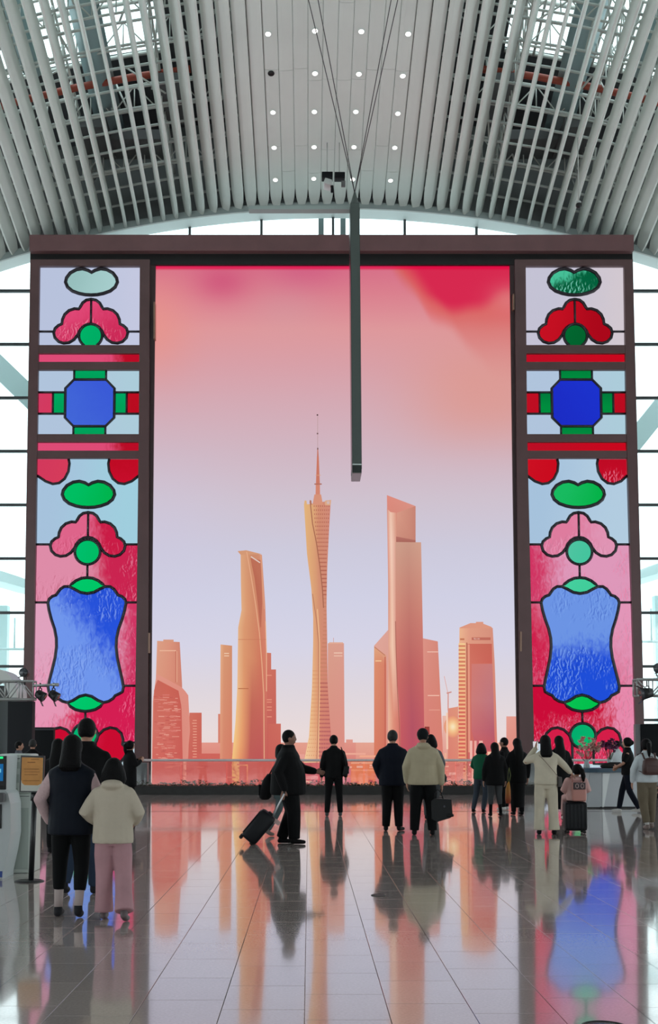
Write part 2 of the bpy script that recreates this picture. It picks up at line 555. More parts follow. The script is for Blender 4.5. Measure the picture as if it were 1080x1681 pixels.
# ---- end wall: glazed curtain wall
win = struct('window_1', (XC, YW, 0))
dxm = 117.5/ppm(YW, 21)
xm = [XC + (j)*dxm for j in range(-8, 9)]
zt = [at(547, y, YW).z for y in (478, 565.5, 653.5, 741, 829, 917, 1006, 1094, 1182)]
def arch_h(X): return roof_z(ROOF_END) - RAD + math.sqrt(max(0, RAD**2-(X-XC)**2)) - 0.12
for j, X in enumerate(xm):
    for dx in ((0,) if j != 8 else (0.0,)):
        b = MB(); b.box((X, YW, arch_h(X)/2), (0.09, 0.14, arch_h(X))); b.build('mullion', m_mull, win, True)
for z in zt:
    half = math.sqrt(max(1, RAD**2 - (RAD + z - ZT + 0.3)**2)) if z > ZT-6 else 22
    half = min(half, 19)
    b = MB(); b.box((XC, YW, z), (half*2, 0.12, 0.10)); b.build('transom', m_mull, win, True)
g_win = thin_glass('window_glass')
zs = [0.0] + sorted(zt) + [23.0]
for j in range(len(xm)-1):
    xa, xb = xm[j]+0.045, xm[j+1]-0.045
    for k in range(len(zs)-1):
        za, zb = zs[k]+0.05, zs[k+1]-0.05
        ta, tb = min(zb, arch_h(xa)), min(zb, arch_h(xb))
        if ta <= za+0.1 or tb <= za+0.1: continue
        if zb < arch_h(0)-4.5 and abs((xa+xb)/2-XC) < 9: continue      # hidden behind the video wall
        b = MB(); b.prism([(xa, YW, za), (xb, YW, za), (xb, YW, tb), (xa, YW, ta)], (0, 0.012, 0)); b.build('pane', g_win, win, True)
# twin steel posts in the middle of the window above the screen
for px in (527, 563):
    X = at(px, 370, 42.9).x
    b = MB(); b.box((X, 42.9, 11), (0.20, 0.2, 21.8)); b.build('window_post', mat('post_teal', rgb(120, 140, 140), 0.5), win, True)
# inside: the walls that close the hall at the sides and behind
m_wall = mat('hall_wall', rgb(120, 122, 122), 0.7)
# unseen side and rear walls; windows added and sized to light the hall
g_side = thin_glass('added_side_glass', (0.96, 0.98, 0.98, 1), 0.05)
def glazed(num, nm, p0, p1, n, h, base, top=None):
    p0, p1 = Vector(p0), Vector(p1); d = (p1-p0); L = d.length; d.normalize(); rz = math.atan2(d.y, d.x); R = Matrix.Rotation(rz, 3, 'Z')
    b = MB(); b.box((p0+p1)/2+Vector((0, 0, base/2)), (L, 0.3, base), R); o = b.build(nm, m_wall); o['kind'] = 'structure'
    if top:
        b = MB(); b.box((p0+p1)/2+Vector((0, 0, (h+top)/2)), (L, 0.3, top-h), R); b.build('upper_wall', m_wall, o)  # solid wall above the added windows, keeps the ceiling darker
    w = struct('window_%d' % num, (p0+p1)/2)
    for k in range(n+1):
        q = p0+(p1-p0)*k/n; b = MB(); b.box(q+Vector((0, 0, base+(h-base)/2)), (0.18, 0.25, h-base), R); b.build('mullion', m_mull, w, True)
        if k < n:
            q2 = p0+(p1-p0)*(k+0.5)/n; b = MB(); b.box(q2+Vector((0, 0, base+(h-base)/2)), (L/n-0.2, 0.02, h-base), R); b.build('pane', g_side, w, True)
    for z in (base, base+(h-base)/3, base+2*(h-base)/3, h):
        b = MB(); b.box((p0+p1)/2+Vector((0, 0, z)), (L, 0.2, 0.16), R); b.build('transom', m_mull, w, True)
glazed(2, 'wall_left', (-31, -25.8, 0), (-31, 42.5, 0), 12, 12.0, 1.0, 17.5)
glazed(3, 'wall_right', (31, -25.8, 0), (31, 42.5, 0), 12, 12.0, 1.0, 17.5)
glazed(4, 'wall_back', (-31, -26, 0), (31, -26, 0), 12, 8.0, 1.0, 27.5)
# low dark partitions standing under the end window, beside the video wall
m_blk = mat('black_partition', rgb(14, 17, 21), 0.6, spec=0.2)
for nm, xa, xb in (('wall_low_left', -31, at(36, 1200, 41.6).x), ('wall_low_right', at(1060, 1200, 41.6).x, 31)):
    b = MB(); zz = at(0, 1188, 41.6).z; b.box(((xa+xb)/2, 41.7, zz/2), (xb-xa, 0.2, zz)); o = b.build(nm, m_blk); o['kind'] = 'structure'
# outside: pale steel struts and a low curved roof beyond the glass
m_out = mat('outdoor_strut', rgb(214, 240, 240), 0.5)
def strut(pa, pb, Y, w, lab, depth=0.5):
    A, B = at(pa[0], pa[1], Y), at(pb[0], pb[1], Y)
    d = (B-A).normalized(); n = Vector((-d.z, 0, d.x))*w
    b = MB(); b.prism([A-n, B-n, B+n, A+n], (0, depth, 0))
    return single('outdoor_strut', b, m_out, lab, 'strut', (A+B)/2)
strut((-420, 197), (706, 1288), 47, 0.42, 'pale sloping steel strut seen through the glass left of the screen')
strut((1520, 128), (590, 1286), 48.6, 0.42, 'pale sloping steel strut seen through the glass right of the screen')
def outroof(x0, x1, ytop, ybot, Y, lab):
    b = MB(); n = 12
    pts = []
    A, B = at(x0, ytop, Y), at(x1, ybot, Y)
    for k in range(n+1):
        t = k/n; pts.append(Vector((A.x+(B.x-A.x)*t, Y, A.z + (B.z-A.z)*t**2)))
    low = [Vector((p.x, Y, p.z-0.55*(1-0.4*abs(2*i/n-1)))) for i, p in enumerate(pts)]
    for i in range(n): b.prism([low[i], low[i+1], pts[i+1], pts[i]], (0, 5.0, 0))
    o = thing('outdoor_canopy', lab, 'canopy', Vector(((A.x+B.x)/2, Y, 0)))
    b.build('curved_roof', m_out, o, True)
    b = MB(); h = B.z; b.box(((A.x+B.x)/2, Y+2.5, h/2), (0.5, 0.5, h)); b.build('post', m_out, o, True)
    b = MB()
    for k in range(7): b.tube([(A.x+(B.x-A.x)*(k+0.5)/7, Y+0.2, B.z*0.72), (A.x+(B.x-A.x)*(k+0.5)/7, Y+0.2, B.z*0.9)], 0.05, 5)
    b.tube([(A.x, Y+0.2, B.z*0.72), (B.x, Y+0.2, B.z*0.72)], 0.07, 5)
    b.build('rafter', m_out, o, True)
outroof(-150, 120, 915, 985, 56, 'pale curved canopy outside the glass left of the screen')
outroof(1230, 980, 900, 968, 56, 'pale curved canopy outside the glass right of the screen')
b = MB(); b.box((0, 92, -0.06), (160, 80, 0.1)); o = b.build('ground_outside', mat('pale_paving', rgb(200, 205, 205), 0.8)); o['kind'] = 'structure'
# ================================================================== THE GIANT SCREEN AND ITS WINDOW FRAME
def V(x, y, d=0.0):           # point of the screen plane, d metres in front of it
    p = at(x, y, YS); return Vector((p.x, YS-d, p.z))
def L2(a, b, t): return a+(b-a)*t
def interp(tab, y):
    if y <= tab[0][0]: (a, b) = tab[0], tab[1]
    else:
        for i in range(len(tab)-1):
            if y <= tab[i+1][0] or i == len(tab)-2: a, b = tab[i], tab[i+1]; break
    return a[1]+(b[1]-a[1])*(y-a[0])/(b[0]-a[0])
m_wood = mat('dark_rosewood', rgb(116, 82, 84), 0.42, noise=0.10, nscale=1.5)
m_wood2 = mat('rosewood_rail', rgb(98, 72, 73), 0.42, noise=0.08, nscale=1.5)
m_black = mat('black_frame', rgb(16, 16, 18), 0.5)
YB = 1290
BL = [(390, 50), (1290, 36)]; BR = [(390, 1037), (1290, 1059)]
frame = thing('window_frame', 'giant dark brown window frame around the bright skyline screen', 'frame', (V(547, YB).x, YS, 0))
def bar(poly, d0, d1, name, m, parent):
    """bar outlined in pixels on the screen plane between d0 and d1 metres in front of it"""
    b = MB(); b.prism([V(x, y, d0) for x, y in poly], (0, -(d1-d0), 0)); return b.build(name, m, parent, True)
PLl = [(437, 256), (700, 253), (1000, 250), (1290, 248)]
PLr = [(437, 836), (800, 841), (1180, 847), (1290, 849)]
GLl = [(440, 67), (740, 63), (900, 61), (1060, 58), (1240, 55)]
GLr = [(440, 231), (740, 229), (900, 227), (1060, 225), (1240, 222)]
GRl = [(440, 861), (740, 863.5), (900, 868), (1060, 871), (1240, 875)]
GRr = [(440, 1022), (720, 1026), (960, 1033), (1100, 1039), (1240, 1042)]
def E(tab, y): return interp(tab, y)
# black casing box behind everything
b = MB()
for (x0a, x1a, x0b, x1b) in ((48, 1040, 34, 1062),):
    ps = [V(x0a, 388, -0.2), V(x1a, 388, -0.2), V(x1b, YB, -0.2), V(x0b, YB, -0.2)]
    for p in ps[2:]: p.z = 0.02
    b.prism(ps, (0, 0.75, 0))
b.build('casing', m_black, frame, True)
bar([(52, 392), (1036, 392), (1036, 418), (52, 418)], -0.2, 0.34, 'head_beam', m_wood, frame)
bar([(52, 418), (1036, 418), (1037, 431), (51, 431)], -0.2, 0.05, 'black_groove', m_black, frame)  # set-back black band between head beam and shutters
bar([(247, 430), (845, 430), (845, 437), (247, 437)], -0.2, 0.12, 'inner_head', m_black, frame)
# inner reveals next to the picture
bar([(247, 430)]+[(E(PLl, y), y) for y in (437, 700, 1000, YB)]+[(245, YB)], -0.2, 0.10, 'inner_reveal', mat('reveal_brown', rgb(64, 44, 46), 0.5), frame)
bar([(845, 430)]+[(E(PLr, y), y) for y in (437, 800, 1180, YB)]+[(855, YB)], -0.2, 0.10, 'inner_reveal', mat('reveal_brown'), frame)
for side, gy in (('l', ((255, 500, 560), (253, 640, 690), (251, 760, 800), (246.5, 1040, 1073))), ('r', ((841, 487, 513), (845, 600, 640), (850, 760, 800), (853, 1038, 1070)))):
    for x, ya, yb in gy[:1]+gy[3:]:
        bar([(x-1.6, ya), (x+1.2, ya), (x+1.2, yb), (x-1.6, yb)], 0.0, 0.27, 'hinge', mat('hinge_brass', rgb(150, 120, 104), 0.35, 0.5), frame)

# ---- glass materials: emission stands for light through coloured rippled glass
def glass(name, ca, cb, c0=0.0, wid=1.0, ang=0.0, ripple=0.0, rc=None, relief=1.0, sx=1.0):
    """colour ca fades to cb along direction ang (degrees, 0 = +X) around c0 (metres from the panel centre)"""
    m = bpy.data.materials.new(name); m.use_nodes = True
    nt = m.node_tree; nt.nodes.clear()
    out = nt.nodes.new('ShaderNodeOutputMaterial'); e = nt.nodes.new('ShaderNodeEmission')
    tc = nt.nodes.new('ShaderNodeTexCoord')
    dp = nt.nodes.new('ShaderNodeVectorMath'); dp.operation = 'DOT_PRODUCT'
    dp.inputs[1].default_value = (math.cos(math.radians(ang)), 0, math.sin(math.radians(ang)))
    nt.links.new(tc.outputs['Object'], dp.inputs[0])
    def rip(off):
        mp = nt.nodes.new('ShaderNodeMapping'); mp.inputs['Scale'].default_value = (7.5*sx, 1, 3.4/sx)
        mp.inputs['Rotation'].default_value = (0, math.radians(24), 0); mp.inputs['Location'].default_value = (seed*3.7+off, 0, seed*1.9-off*0.7)
        nt.links.new(tc.outputs['Object'], mp.inputs['Vector'])
        q = nt.nodes.new('ShaderNodeTexNoise'); q.inputs['Scale'].default_value = 1.0; q.inputs['Detail'].default_value = 2.5
        q.inputs['Distortion'].default_value = 1.1
        nt.links.new(mp.outputs[0], q.inputs['Vector']); return q
    seed = len(MATS) % 17
    n = rip(0.0); nb = rip(0.22)
    # large soft blotches decide where the pane is clear or rippled
    n2 = nt.nodes.new('ShaderNodeTexNoise'); n2.inputs['Scale'].default_value = 0.55; n2.inputs['Detail'].default_value = 2
    nt.links.new(tc.outputs['Object'], n2.inputs['Vector'])
    a1 = nt.nodes.new('ShaderNodeMath'); a1.operation = 'MULTIPLY_ADD'
    nt.links.new(n.outputs['Fac'], a1.inputs[0]); a1.inputs[1].default_value = 1.5*ripple; nt.links.new(dp.outputs['Value'], a1.inputs[2])
    a2 = nt.nodes.new('ShaderNodeMath'); a2.operation = 'MULTIPLY_ADD'
    nt.links.new(n2.outputs['Fac'], a2.inputs[0]); a2.inputs[1].default_value = 1.2; nt.links.new(a1.outputs[0], a2.inputs[2])
    mr = nt.nodes.new('ShaderNodeMapRange'); mr.interpolation_type = 'SMOOTHSTEP'
    o = 0.75*ripple + 0.6
    mr.inputs['From Min'].default_value = c0-wid/2+o; mr.inputs['From Max'].default_value = c0+wid/2+o
    nt.links.new(a2.outputs[0], mr.inputs['Value'])
    mx = nt.nodes.new('ShaderNodeMix'); mx.data_type = 'RGBA'
    mx.inputs[6].default_value = ca; mx.inputs[7].default_value = cb
    nt.links.new(mr.outputs[0], mx.inputs[0])
    last = mx.outputs[2]
    if rc:
        # light and shade of the ripples put into the colour as flecks, in patches
        df = nt.nodes.new('ShaderNodeMath'); df.operation = 'SUBTRACT'
        nt.links.new(n.outputs['Fac'], df.inputs[0]); nt.links.new(nb.outputs['Fac'], df.inputs[1])
        pm = nt.nodes.new('ShaderNodeMapRange'); pm.inputs['From Min'].default_value = 0.47; pm.inputs['From Max'].default_value = 0.60
        pm.inputs['To Min'].default_value = 0.08; nt.links.new(n2.outputs['Fac'], pm.inputs['Value'])
        pk = nt.nodes.new('ShaderNodeMath'); pk.operation = 'MULTIPLY'
        nt.links.new(df.outputs[0], pk.inputs[0]); nt.links.new(pm.outputs[0], pk.inputs[1])
        up = nt.nodes.new('ShaderNodeMapRange'); up.inputs['From Min'].default_value = 0.015; up.inputs['From Max'].default_value = 0.11; up.inputs['To Max'].default_value = 0.8*relief
        dn = nt.nodes.new('ShaderNodeMapRange'); dn.inputs['From Min'].default_value = -0.015; dn.inputs['From Max'].default_value = -0.11; dn.inputs['To Max'].default_value = 0.55*relief
        nt.links.new(pk.outputs[0], up.inputs['Value']); nt.links.new(pk.outputs[0], dn.inputs['Value'])
        m2 = nt.nodes.new('ShaderNodeMix'); m2.data_type = 'RGBA'
        nt.links.new(up.outputs[0], m2.inputs[0]); nt.links.new(last, m2.inputs[6]); m2.inputs[7].default_value = rc
        m3_ = nt.nodes.new('ShaderNodeMix'); m3_.data_type = 'RGBA'
        dk = tuple(cb[i]*0.62 for i in range(3))+(1,)
        nt.links.new(dn.outputs[0], m3_.inputs[0]); nt.links.new(m2.outputs[2], m3_.inputs[6]); m3_.inputs[7].default_value = dk
        last = m3_.outputs[2]
    nt.links.new(last, e.inputs['Color']); nt.links.new(e.outputs[0], out.inputs['Surface'])
    MATS[name] = m
    return m
m_came = mat('lead_came', rgb(48, 44, 52), 0.33, 0.2)
RED = rgb(185, 12, 38); PINK = rgb(222, 75, 118); GRN = rgb(0, 185, 92); GRNL = rgb(20, 205, 140); BLUE = rgb(38, 82, 218); BLUL = rgb(112, 150, 236)
LB = rgb(184, 194, 220); LB2 = rgb(172, 202, 220); PL = rgb(226, 160, 186); PD = rgb(208, 40, 88)
PR = rgb(226, 128, 160)

BEAN = [(0, 449), (6, 445.5), (15, 443), (25, 444.5), (35, 450), (41, 458), (42.5, 465), (39, 473), (31, 479.5), (20, 483.5), (10, 485.5), (0, 486)]
FAN = [(0, 493), (8, 494.5), (14, 499), (18, 506), (20, 509), (27, 508.5), (36, 511.5), (43, 518), (46.5, 526), (47.5, 533.5), (53, 536), (58.5, 541), (60.5, 548), (58.5, 556), (52, 562.5), (44, 565), (35, 564), (27, 559), (21, 551), (18.6, 545), (13.5, 539), (7, 535), (0, 533.8)]
VASE = [(0, 975), (11, 973), (21, 967.5), (29, 963.5), (37, 963.5), (43, 967.5), (47, 973), (50, 977.5), (56, 979.5), (61, 984), (63, 990), (61, 1002), (57, 1017), (51.5, 1033), (48.5, 1048), (48, 1062), (50, 1080), (54.5, 1100), (58.5, 1117), (60.5, 1128), (59, 1136), (53, 1139.5), (47.5, 1142), (44, 1147), (37, 1151.5), (29, 1153.5), (20, 1150), (10, 1143.5), (0, 1141)]
def mirror(half): return [(x, y) for x, y in half] + [(-x, y) for x, y in reversed(half[1:-1])]
def circ(cx, cy, r, a0=0, a1=360, n=28):
    return [(cx+r*math.cos(math.radians(a0+(a1-a0)*k/n)), cy-r*math.sin(math.radians(a0+(a1-a0)*k/n))) for k in range(n+(0 if a1-a0 == 360 else 1))]
def smoothpoly(p, closed=True):
    # Chaikin corner cutting, once, only for gentle corners
    out = []; n = len(p)
    for i in range(n if closed else n-1):
        a, c = Vector(p[i]), Vector(p[(i+1) % n])
        out.append(tuple(a*0.82+c*0.18)); out.append(tuple(a*0.18+c*0.82))
    return out
def glass_panel(side):
    R = side == 'right'
    GL, GR = (GRl, GRr) if R else (GLl, GLr)
    k = 1.0
    def cx(y): return (941.5+(y-464)*0.0185) if R else (151-(y-464)*0.0141)
    def X(dx, y): return cx(y)+dx*(1.0+(y-464)*(0.00003))
    base = (V((E(GL, 1200)+E(GR, 1200))/2, YB).x, YS, 0)
    t = thing('stained_glass_shutter', ('right' if R else 'left')+' tall brown shutter of rippled stained glass, '+('deep green bean-shaped pane at its top' if R else 'pale grey-green bean-shaped pane at its top'), 'stained glass', base)
    cxw = base[0]
    # wooden shutter frame: stiles and rails
    OL = [(430, 843), (1290, 852)] if R else [(430, 52), (1290, 38)]
    OR = [(430, 1036), (1290, 1057)] if R else [(430, 247), (1290, 244)]
    ys = (430, 700, 1000, YB)
    bar([(E(OL, y), y) for y in ys]+[(E(GL, y), y) for y in reversed(ys)], 0.0, 0.22, 'stile', m_wood2, t)
    bar([(E(GR, y), y) for y in ys]+[(E(OR, y), y) for y in reversed(ys)], 0.0, 0.22, 'stile', m_wood2, t)
    def rail(y0, y1, d=0.20):
        bar([(E(GL, y0), y0), (E(GR, y0), y0), (E(GR, y1), y1), (E(GL, y1), y1)], 0.0, d, 'rail', m_wood2, t)
    rail(430, 440.5, 0.22)
    for a, c in ((569.5, 583), (597, 610), (715, 728), (742, 754.5)): rail(a, c)
    def pane(pts, m, d=0.02, th=0.03):
        P = [V(x, y, d) for x, y in pts]
        c = Vector(((min(p.x for p in P)+max(p.x for p in P))/2, YS, (min(p.z for p in P)+max(p.z for p in P))/2))
        b = MB(); b.prism([p-c for p in P], (0, -th, 0))
        o = b.build('glass_pane', m, t); o.location = c - t.location
        return o
    def came(pts, closed=True, w=2.3, d=0.12):
        b = MB(); b.tube([V(x, y, d) for x, y in pts], w/ppm(YS, 10), 8, closed=closed, ry=0.075, up=(0, 1, 0))
        # the tube's second radius lies in the picture plane
        return b.build('lead_came', m_came, t, True)
    def came2(pts, closed=True, w=2.3, d=0.10):
        P = [V(x, y, d) for x, y in pts]; r = w/ppm(YS, 10)
        b = MB(); b.tube(P, 0.07, 8, closed=closed, ry=r, up=(0, 1, 0))
        return b.build('lead_came', m_came, t, True)
    def rect(x0, x1, y0, y1): return [(x0, y0), (x1, y0), (x1, y1), (x0, y1)]
    def grect(y0, y1): return [(E(GL, y0), y0), (E(GR, y0), y0), (E(GR, y1), y1), (E(GL, y1), y1)]
    n = side
    # top light
    bg = glass('clear_glass_'+n, LB if not R else rgb(196, 194, 212), rgb(196, 200, 224) if not R else rgb(210, 200, 208), 0.5, 3, 0)
    pane(grect(440.5, 546), bg); pane(grect(546, 569.5), bg)
    came2([(E(GL, 546), 546), (X(-60, 546), 546)], False, 1.7); came2([(X(60, 546), 546), (E(GR, 546), 546)], False, 1.7)
    bean = [(X(x, y), y) for x, y in mirror(BEAN)]
    pane(bean, glass('bean_glass_'+n, rgb(150, 190, 188), rgb(166, 205, 204), 0, 2, 0) if not R else glass('bean_glass_'+n, rgb(70, 190, 150), rgb(4, 96, 60), -0.3, 0.6, -60, 0.9, rgb(130, 225, 200), 0.8), 0.06)
    came2(bean, w=3.0)
    fanm = glass('fan_glass_'+n, rgb(224, 72, 118), rgb(205, 42, 88), 0.0, 2.0, -60, 0.7, rgb(240, 140, 170), 0.8) if not R else glass('fan_glass_'+n, rgb(196, 16, 34), rgb(170, 8, 26), 0, 2, 0)
    fan = [(X(x, y), y) for x, y in mirror(FAN)]
    pane(fan, fanm, 0.06); came2(fan, w=2.6)
    came2([(X(0, 493), 493), (X(0, 535), 535)], False, 2.0)
    gc = [(X(x, y), y) for x, y in circ(0, 553, 19, -58, 238)]
    pane(gc, glass('disc_glass_'+n, rgb(0, 180, 105) if not R else rgb(2, 105, 50), rgb(0, 170, 98) if not R else rgb(2, 96, 44), 0, 2), 0.09)
    came2([(x, min(y, 570)) for x, y in gc], False, 2.4, 0.13)
    # red strips
    for ya, yb in ((583, 597), (728, 742)):
        pane(grect(ya, yb), glass('strip_glass_%s_%d' % (n, ya), PINK if not R else rgb(188, 14, 34), RED, 0.9, 0.8, 0, 0.5) if not R else glass('strip_glass_%s_%d' % (n, ya), rgb(188, 14, 36), rgb(200, 8, 30), 0, 3))
    # octagon light
    lb = glass('pale_glass_'+n, rgb(176, 196, 220), rgb(172, 204, 218), 0.3, 3, 0)
    pane(grect(610, 646), lb); pane(grect(680, 715), lb)
    mid = 662.5
    xs = [E(GL, mid), X(-60, mid), X(-41, mid), X(41, mid), X(60, mid), E(GR, mid)]
    pane(rect(xs[0], xs[1], 646, 680), glass('square_glass_a_'+n, rgb(206, 60, 100) if not R else rgb(190, 14, 34), rgb(214, 56, 92) if not R else rgb(190, 14, 34), 0, 2))
    pane(rect(xs[4], xs[5], 646, 680), glass('square_glass_b_'+n, rgb(184, 14, 34), rgb(186, 10, 30), 0, 2))
    gs = glass('green_bar_glass_'+n, rgb(0, 168, 104) if not R else rgb(0, 110, 58), rgb(0, 160, 88) if not R else rgb(0, 140, 62), -0.3, 1.2, -90)
    pane(rect(xs[1], xs[2], 646, 680), gs, 0.03); pane(rect(xs[3], xs[4], 646, 680), gs, 0.03)
    pane(rect(X(-25, 611), X(25, 611), 610, 624), gs, 0.04); pane(rect(X(-26, 710), X(26, 710), 701, 715), gs, 0.04)
    for y in (645.5, 680.5):
        came2([(E(GL, y), y), (X(-38, y), y)], False, 1.9); came2([(X(38, y), y), (E(GR, y), y)], False, 1.9)
    for sx in (-1, 1):
        came2([(X(sx*60, 646), 646), (X(sx*60, 680), 680)], False, 1.9)
        came2([(X(sx*26, 610), 610), (X(sx*26, 625), 625)], False, 1.9); came2([(X(sx*26, 701), 701), (X(sx*26, 715), 715)], False, 1.9)
    octp = [(X(x, y), y) for x, y in ((-26, 624.5), (26, 624.5), (40, 639), (40, 687), (26, 701), (-26, 701), (-40, 687), (-40, 639))]
    pane(octp, glass('octagon_glass_'+n, rgb(66, 102, 216) if not R else rgb(28, 44, 196), rgb(58, 90, 214) if not R else rgb(28, 50, 204), 0, 2, 40, 0.3), 0.07)
    came2(octp, w=2.4)
    # tall light
    pane(grect(754.5, 894.5), glass('pale_tall_glass_'+n, rgb(166, 194, 220), rgb(160, 206, 222) if not R else rgb(178, 204, 224), 0, 3, 0))
    if not R:
        m1 = glass('rose_glass_'+n, rgb(222, 140, 168), rgb(202, 36, 80), 0.35, 0.9, 12, 0.5, rgb(236, 150, 180), 0.6)
        m2 = glass('rose_low_glass_'+n, rgb(224, 162, 190), rgb(206, 52, 98), 1.2, 1.2, 0, 0.9, rgb(238, 130, 165), 0.6)
        m3 = glass('rose_bottom_glass_'+n, rgb(228, 150, 180), rgb(212, 30, 82), -0.55, 0.9, -12, 1.1, rgb(242, 120, 160), 0.7)
    else:
        m1 = glass('rose_glass_'+n, rgb(208, 52, 98), rgb(222, 152, 186), -1.0, 1.4, 15, 0.9, rgb(234, 110, 150), 0.6)
        m2 = glass('rose_low_glass_'+n, rgb(206, 28, 74), rgb(226, 150, 184), 0.0, 3.2, 40, 1.2, rgb(240, 120, 160), 0.6)
        m3 = glass('rose_bottom_glass_'+n, rgb(202, 12, 56), rgb(230, 138, 172), 0.9, 1.2, 8, 1.3, rgb(240, 120, 160), 0.8)
    pane(grect(894.5, 989.5), m1); pane(grect(989.5, 1126), m2); pane(grect(1126, 1219), m3)
    pane(grect(1219, YB), glass('pale_base_glass_'+n, rgb(196, 212, 224), rgb(190, 215, 225), 0, 2))
    for y, a in ((894.5, 60), (989.5, 62), (1126, 60)):
        came2([(E(GL, y), y), (X(-a, y), y)], False, 2.0); came2([(X(a, y), y), (E(GR, y), y)], False, 2.0)
    came2([(E(GL, 1219), 1219), (X(-60, 1219), 1219)], False, 1.8); came2([(X(60, 1219), 1219), (E(GR, 1219), 1219)], False, 1.8)
    pane([(X(-45, 1200), 1200), (X(45, 1200), 1200), (X(45, 1254), 1254), (X(-45, 1254), 1254)], m3, 0.045)
    # quarter discs at the top corners
    ql = [(E(GL, 755), 755), (X(-33, 755), 755), (X(-31.5, 762), 762), (X(-33, 775), 775), (X(-39, 787), 787), (X(-48, 794), 794), (X(-58, 795.5), 795.5), (X(-70, 791), 791), (E(GL, 782), 782)]
    qr = [(E(GR, 755), 755), (X(33, 755), 755), (X(31.5, 762), 762), (X(33, 775), 775), (X(39, 787), 787), (X(48, 794), 794), (X(58, 795.5), 795.5), (X(70, 791), 791), (E(GR, 782), 782)]
    pane(ql, glass('quarter_glass_a_'+n, rgb(210, 56, 92) if not R else rgb(204, 16, 34), rgb(214, 60, 90) if not R else rgb(200, 10, 30), 0, 2), 0.06)
    pane(qr, glass('quarter_glass_b_'+n, rgb(188, 10, 34), rgb(200, 14, 44), 0, 2, -90, 0.6, rgb(235, 120, 150) if R else None), 0.06)
    came2(ql[1:], False, 2.3); came2(qr[1:], False, 2.3)
    bean2 = [(X(x, y+348), y+348) for x, y in mirror(BEAN)]
    pane(bean2, glass('bean_low_glass_'+n, rgb(0, 190, 98), rgb(0, 178, 72), 0.3, 2, 0) if not R else glass('bean_low_glass_'+n, rgb(24, 186, 96), rgb(0, 176, 66), 0.3, 2, 0), 0.06)
    came2(bean2, w=2.9)
    fan2 = [(X(x, y+349), y+349) for x, y in mirror(FAN)]
    pane(fan2, glass('fan_low_glass_'+n, rgb(222, 100, 138), rgb(202, 28, 70), 0.25, 0.8, 10, 0.6, rgb(235, 130, 165), 0.6) if not R else glass('fan_low_glass_'+n, rgb(222, 124, 158), rgb(224, 148, 180), 0.3, 1.4, 0, 0.9, rgb(236, 170, 200), 0.6), 0.06)
    came2(fan2, w=2.6)
    came2([(X(0, 842), 842), (X(0, 885), 885)], False, 2.0)
    c2 = [(X(x, y), y) for x, y in circ(0, 907, 20.5)]
    pane(c2, glass('disc_low_glass_'+n, rgb(0, 192, 112) if not R else rgb(82, 196, 162), rgb(0, 186, 96) if not R else rgb(64, 196, 156), 0, 2), 0.09)
    came2(c2, w=2.4, d=0.13)
    came2([(X(0, 928), 928), (X(0, 948), 948)], False, 2.0)
    vase = [(X(x, y), y) for x, y in mirror(VASE)]
    pane(vase, glass('vase_glass_'+n, BLUL, BLUE, 0.35, 1.3, 38, 1.0, rgb(140, 172, 240), 0.7) if not R else glass('vase_glass_'+n, rgb(108, 148, 228), rgb(30, 78, 216), 0.15, 1.3, -84, 1.1, rgb(128, 168, 238), 0.8), 0.05)
    came2(vase, w=2.6)
    lens = [(X(x, y), y) for x, y in mirror([(0, 949), (9, 950), (18, 954), (25, 959.5), (29, 963.5), (21, 967.5), (11, 973), (0, 975)])]
    pane(lens, glass('lens_glass_'+n, rgb(0, 200, 108) if not R else rgb(70, 208, 160), rgb(0, 198, 100) if not R else rgb(64, 204, 152), 0, 2), 0.07); came2(lens, w=2.6, d=0.12)
    lens2 = [(X(x, y), y) for x, y in mirror([(0, 1141), (10, 1143.5), (20, 1150), (29, 1153.5), (24, 1160), (16, 1165), (8, 1167), (0, 1168)])]
    pane(lens2, glass('lens_low_glass_'+n, rgb(0, 200, 112) if not R else rgb(10, 196, 84), rgb(0, 196, 100) if not R else rgb(0, 190, 74), 0, 2), 0.07); came2(lens2, w=2.6, d=0.12)
    came2([(X(0, 1168), 1168), (X(0, 1187), 1187)], False, 2.0)
    # bottom flower: two lobes and a disc
    for sx in (-1, 1):
        lobe = [(X(sx*x, y), y) for x, y in ((17, 1216), (22, 1206), (30, 1198), (40, 1194.5), (50, 1196.5), (58, 1204), (61, 1214), (60, 1222), (66, 1228), (66, 1240), (58, 1250), (44, 1254), (17, 1254))]
        ml = glass('lobe_glass_%s_%d' % (n, sx), rgb(212, 30, 72), rgb(200, 12, 48) if (sx < 0 or not R) else rgb(222, 110, 150), 1.0 if R else -0.6, 1.0, 0, 0.9 if R else 0.2, rgb(236, 110, 150) if R else None)
        pane(lobe, ml, 0.06); came2(lobe, w=2.5)
    c3 = [(X(x, y), y) for x, y in circ(0, 1208, 20.5)]
    pane(c3, glass('disc_bottom_glass_'+n, rgb(0, 170, 112), rgb(10, 180, 104), 0, 2), 0.09); came2(c3, w=2.4, d=0.13)
    # meet the object origins: texture coordinates run from the panel's axis
    return t
glass_panel('left'); glass_panel('right')

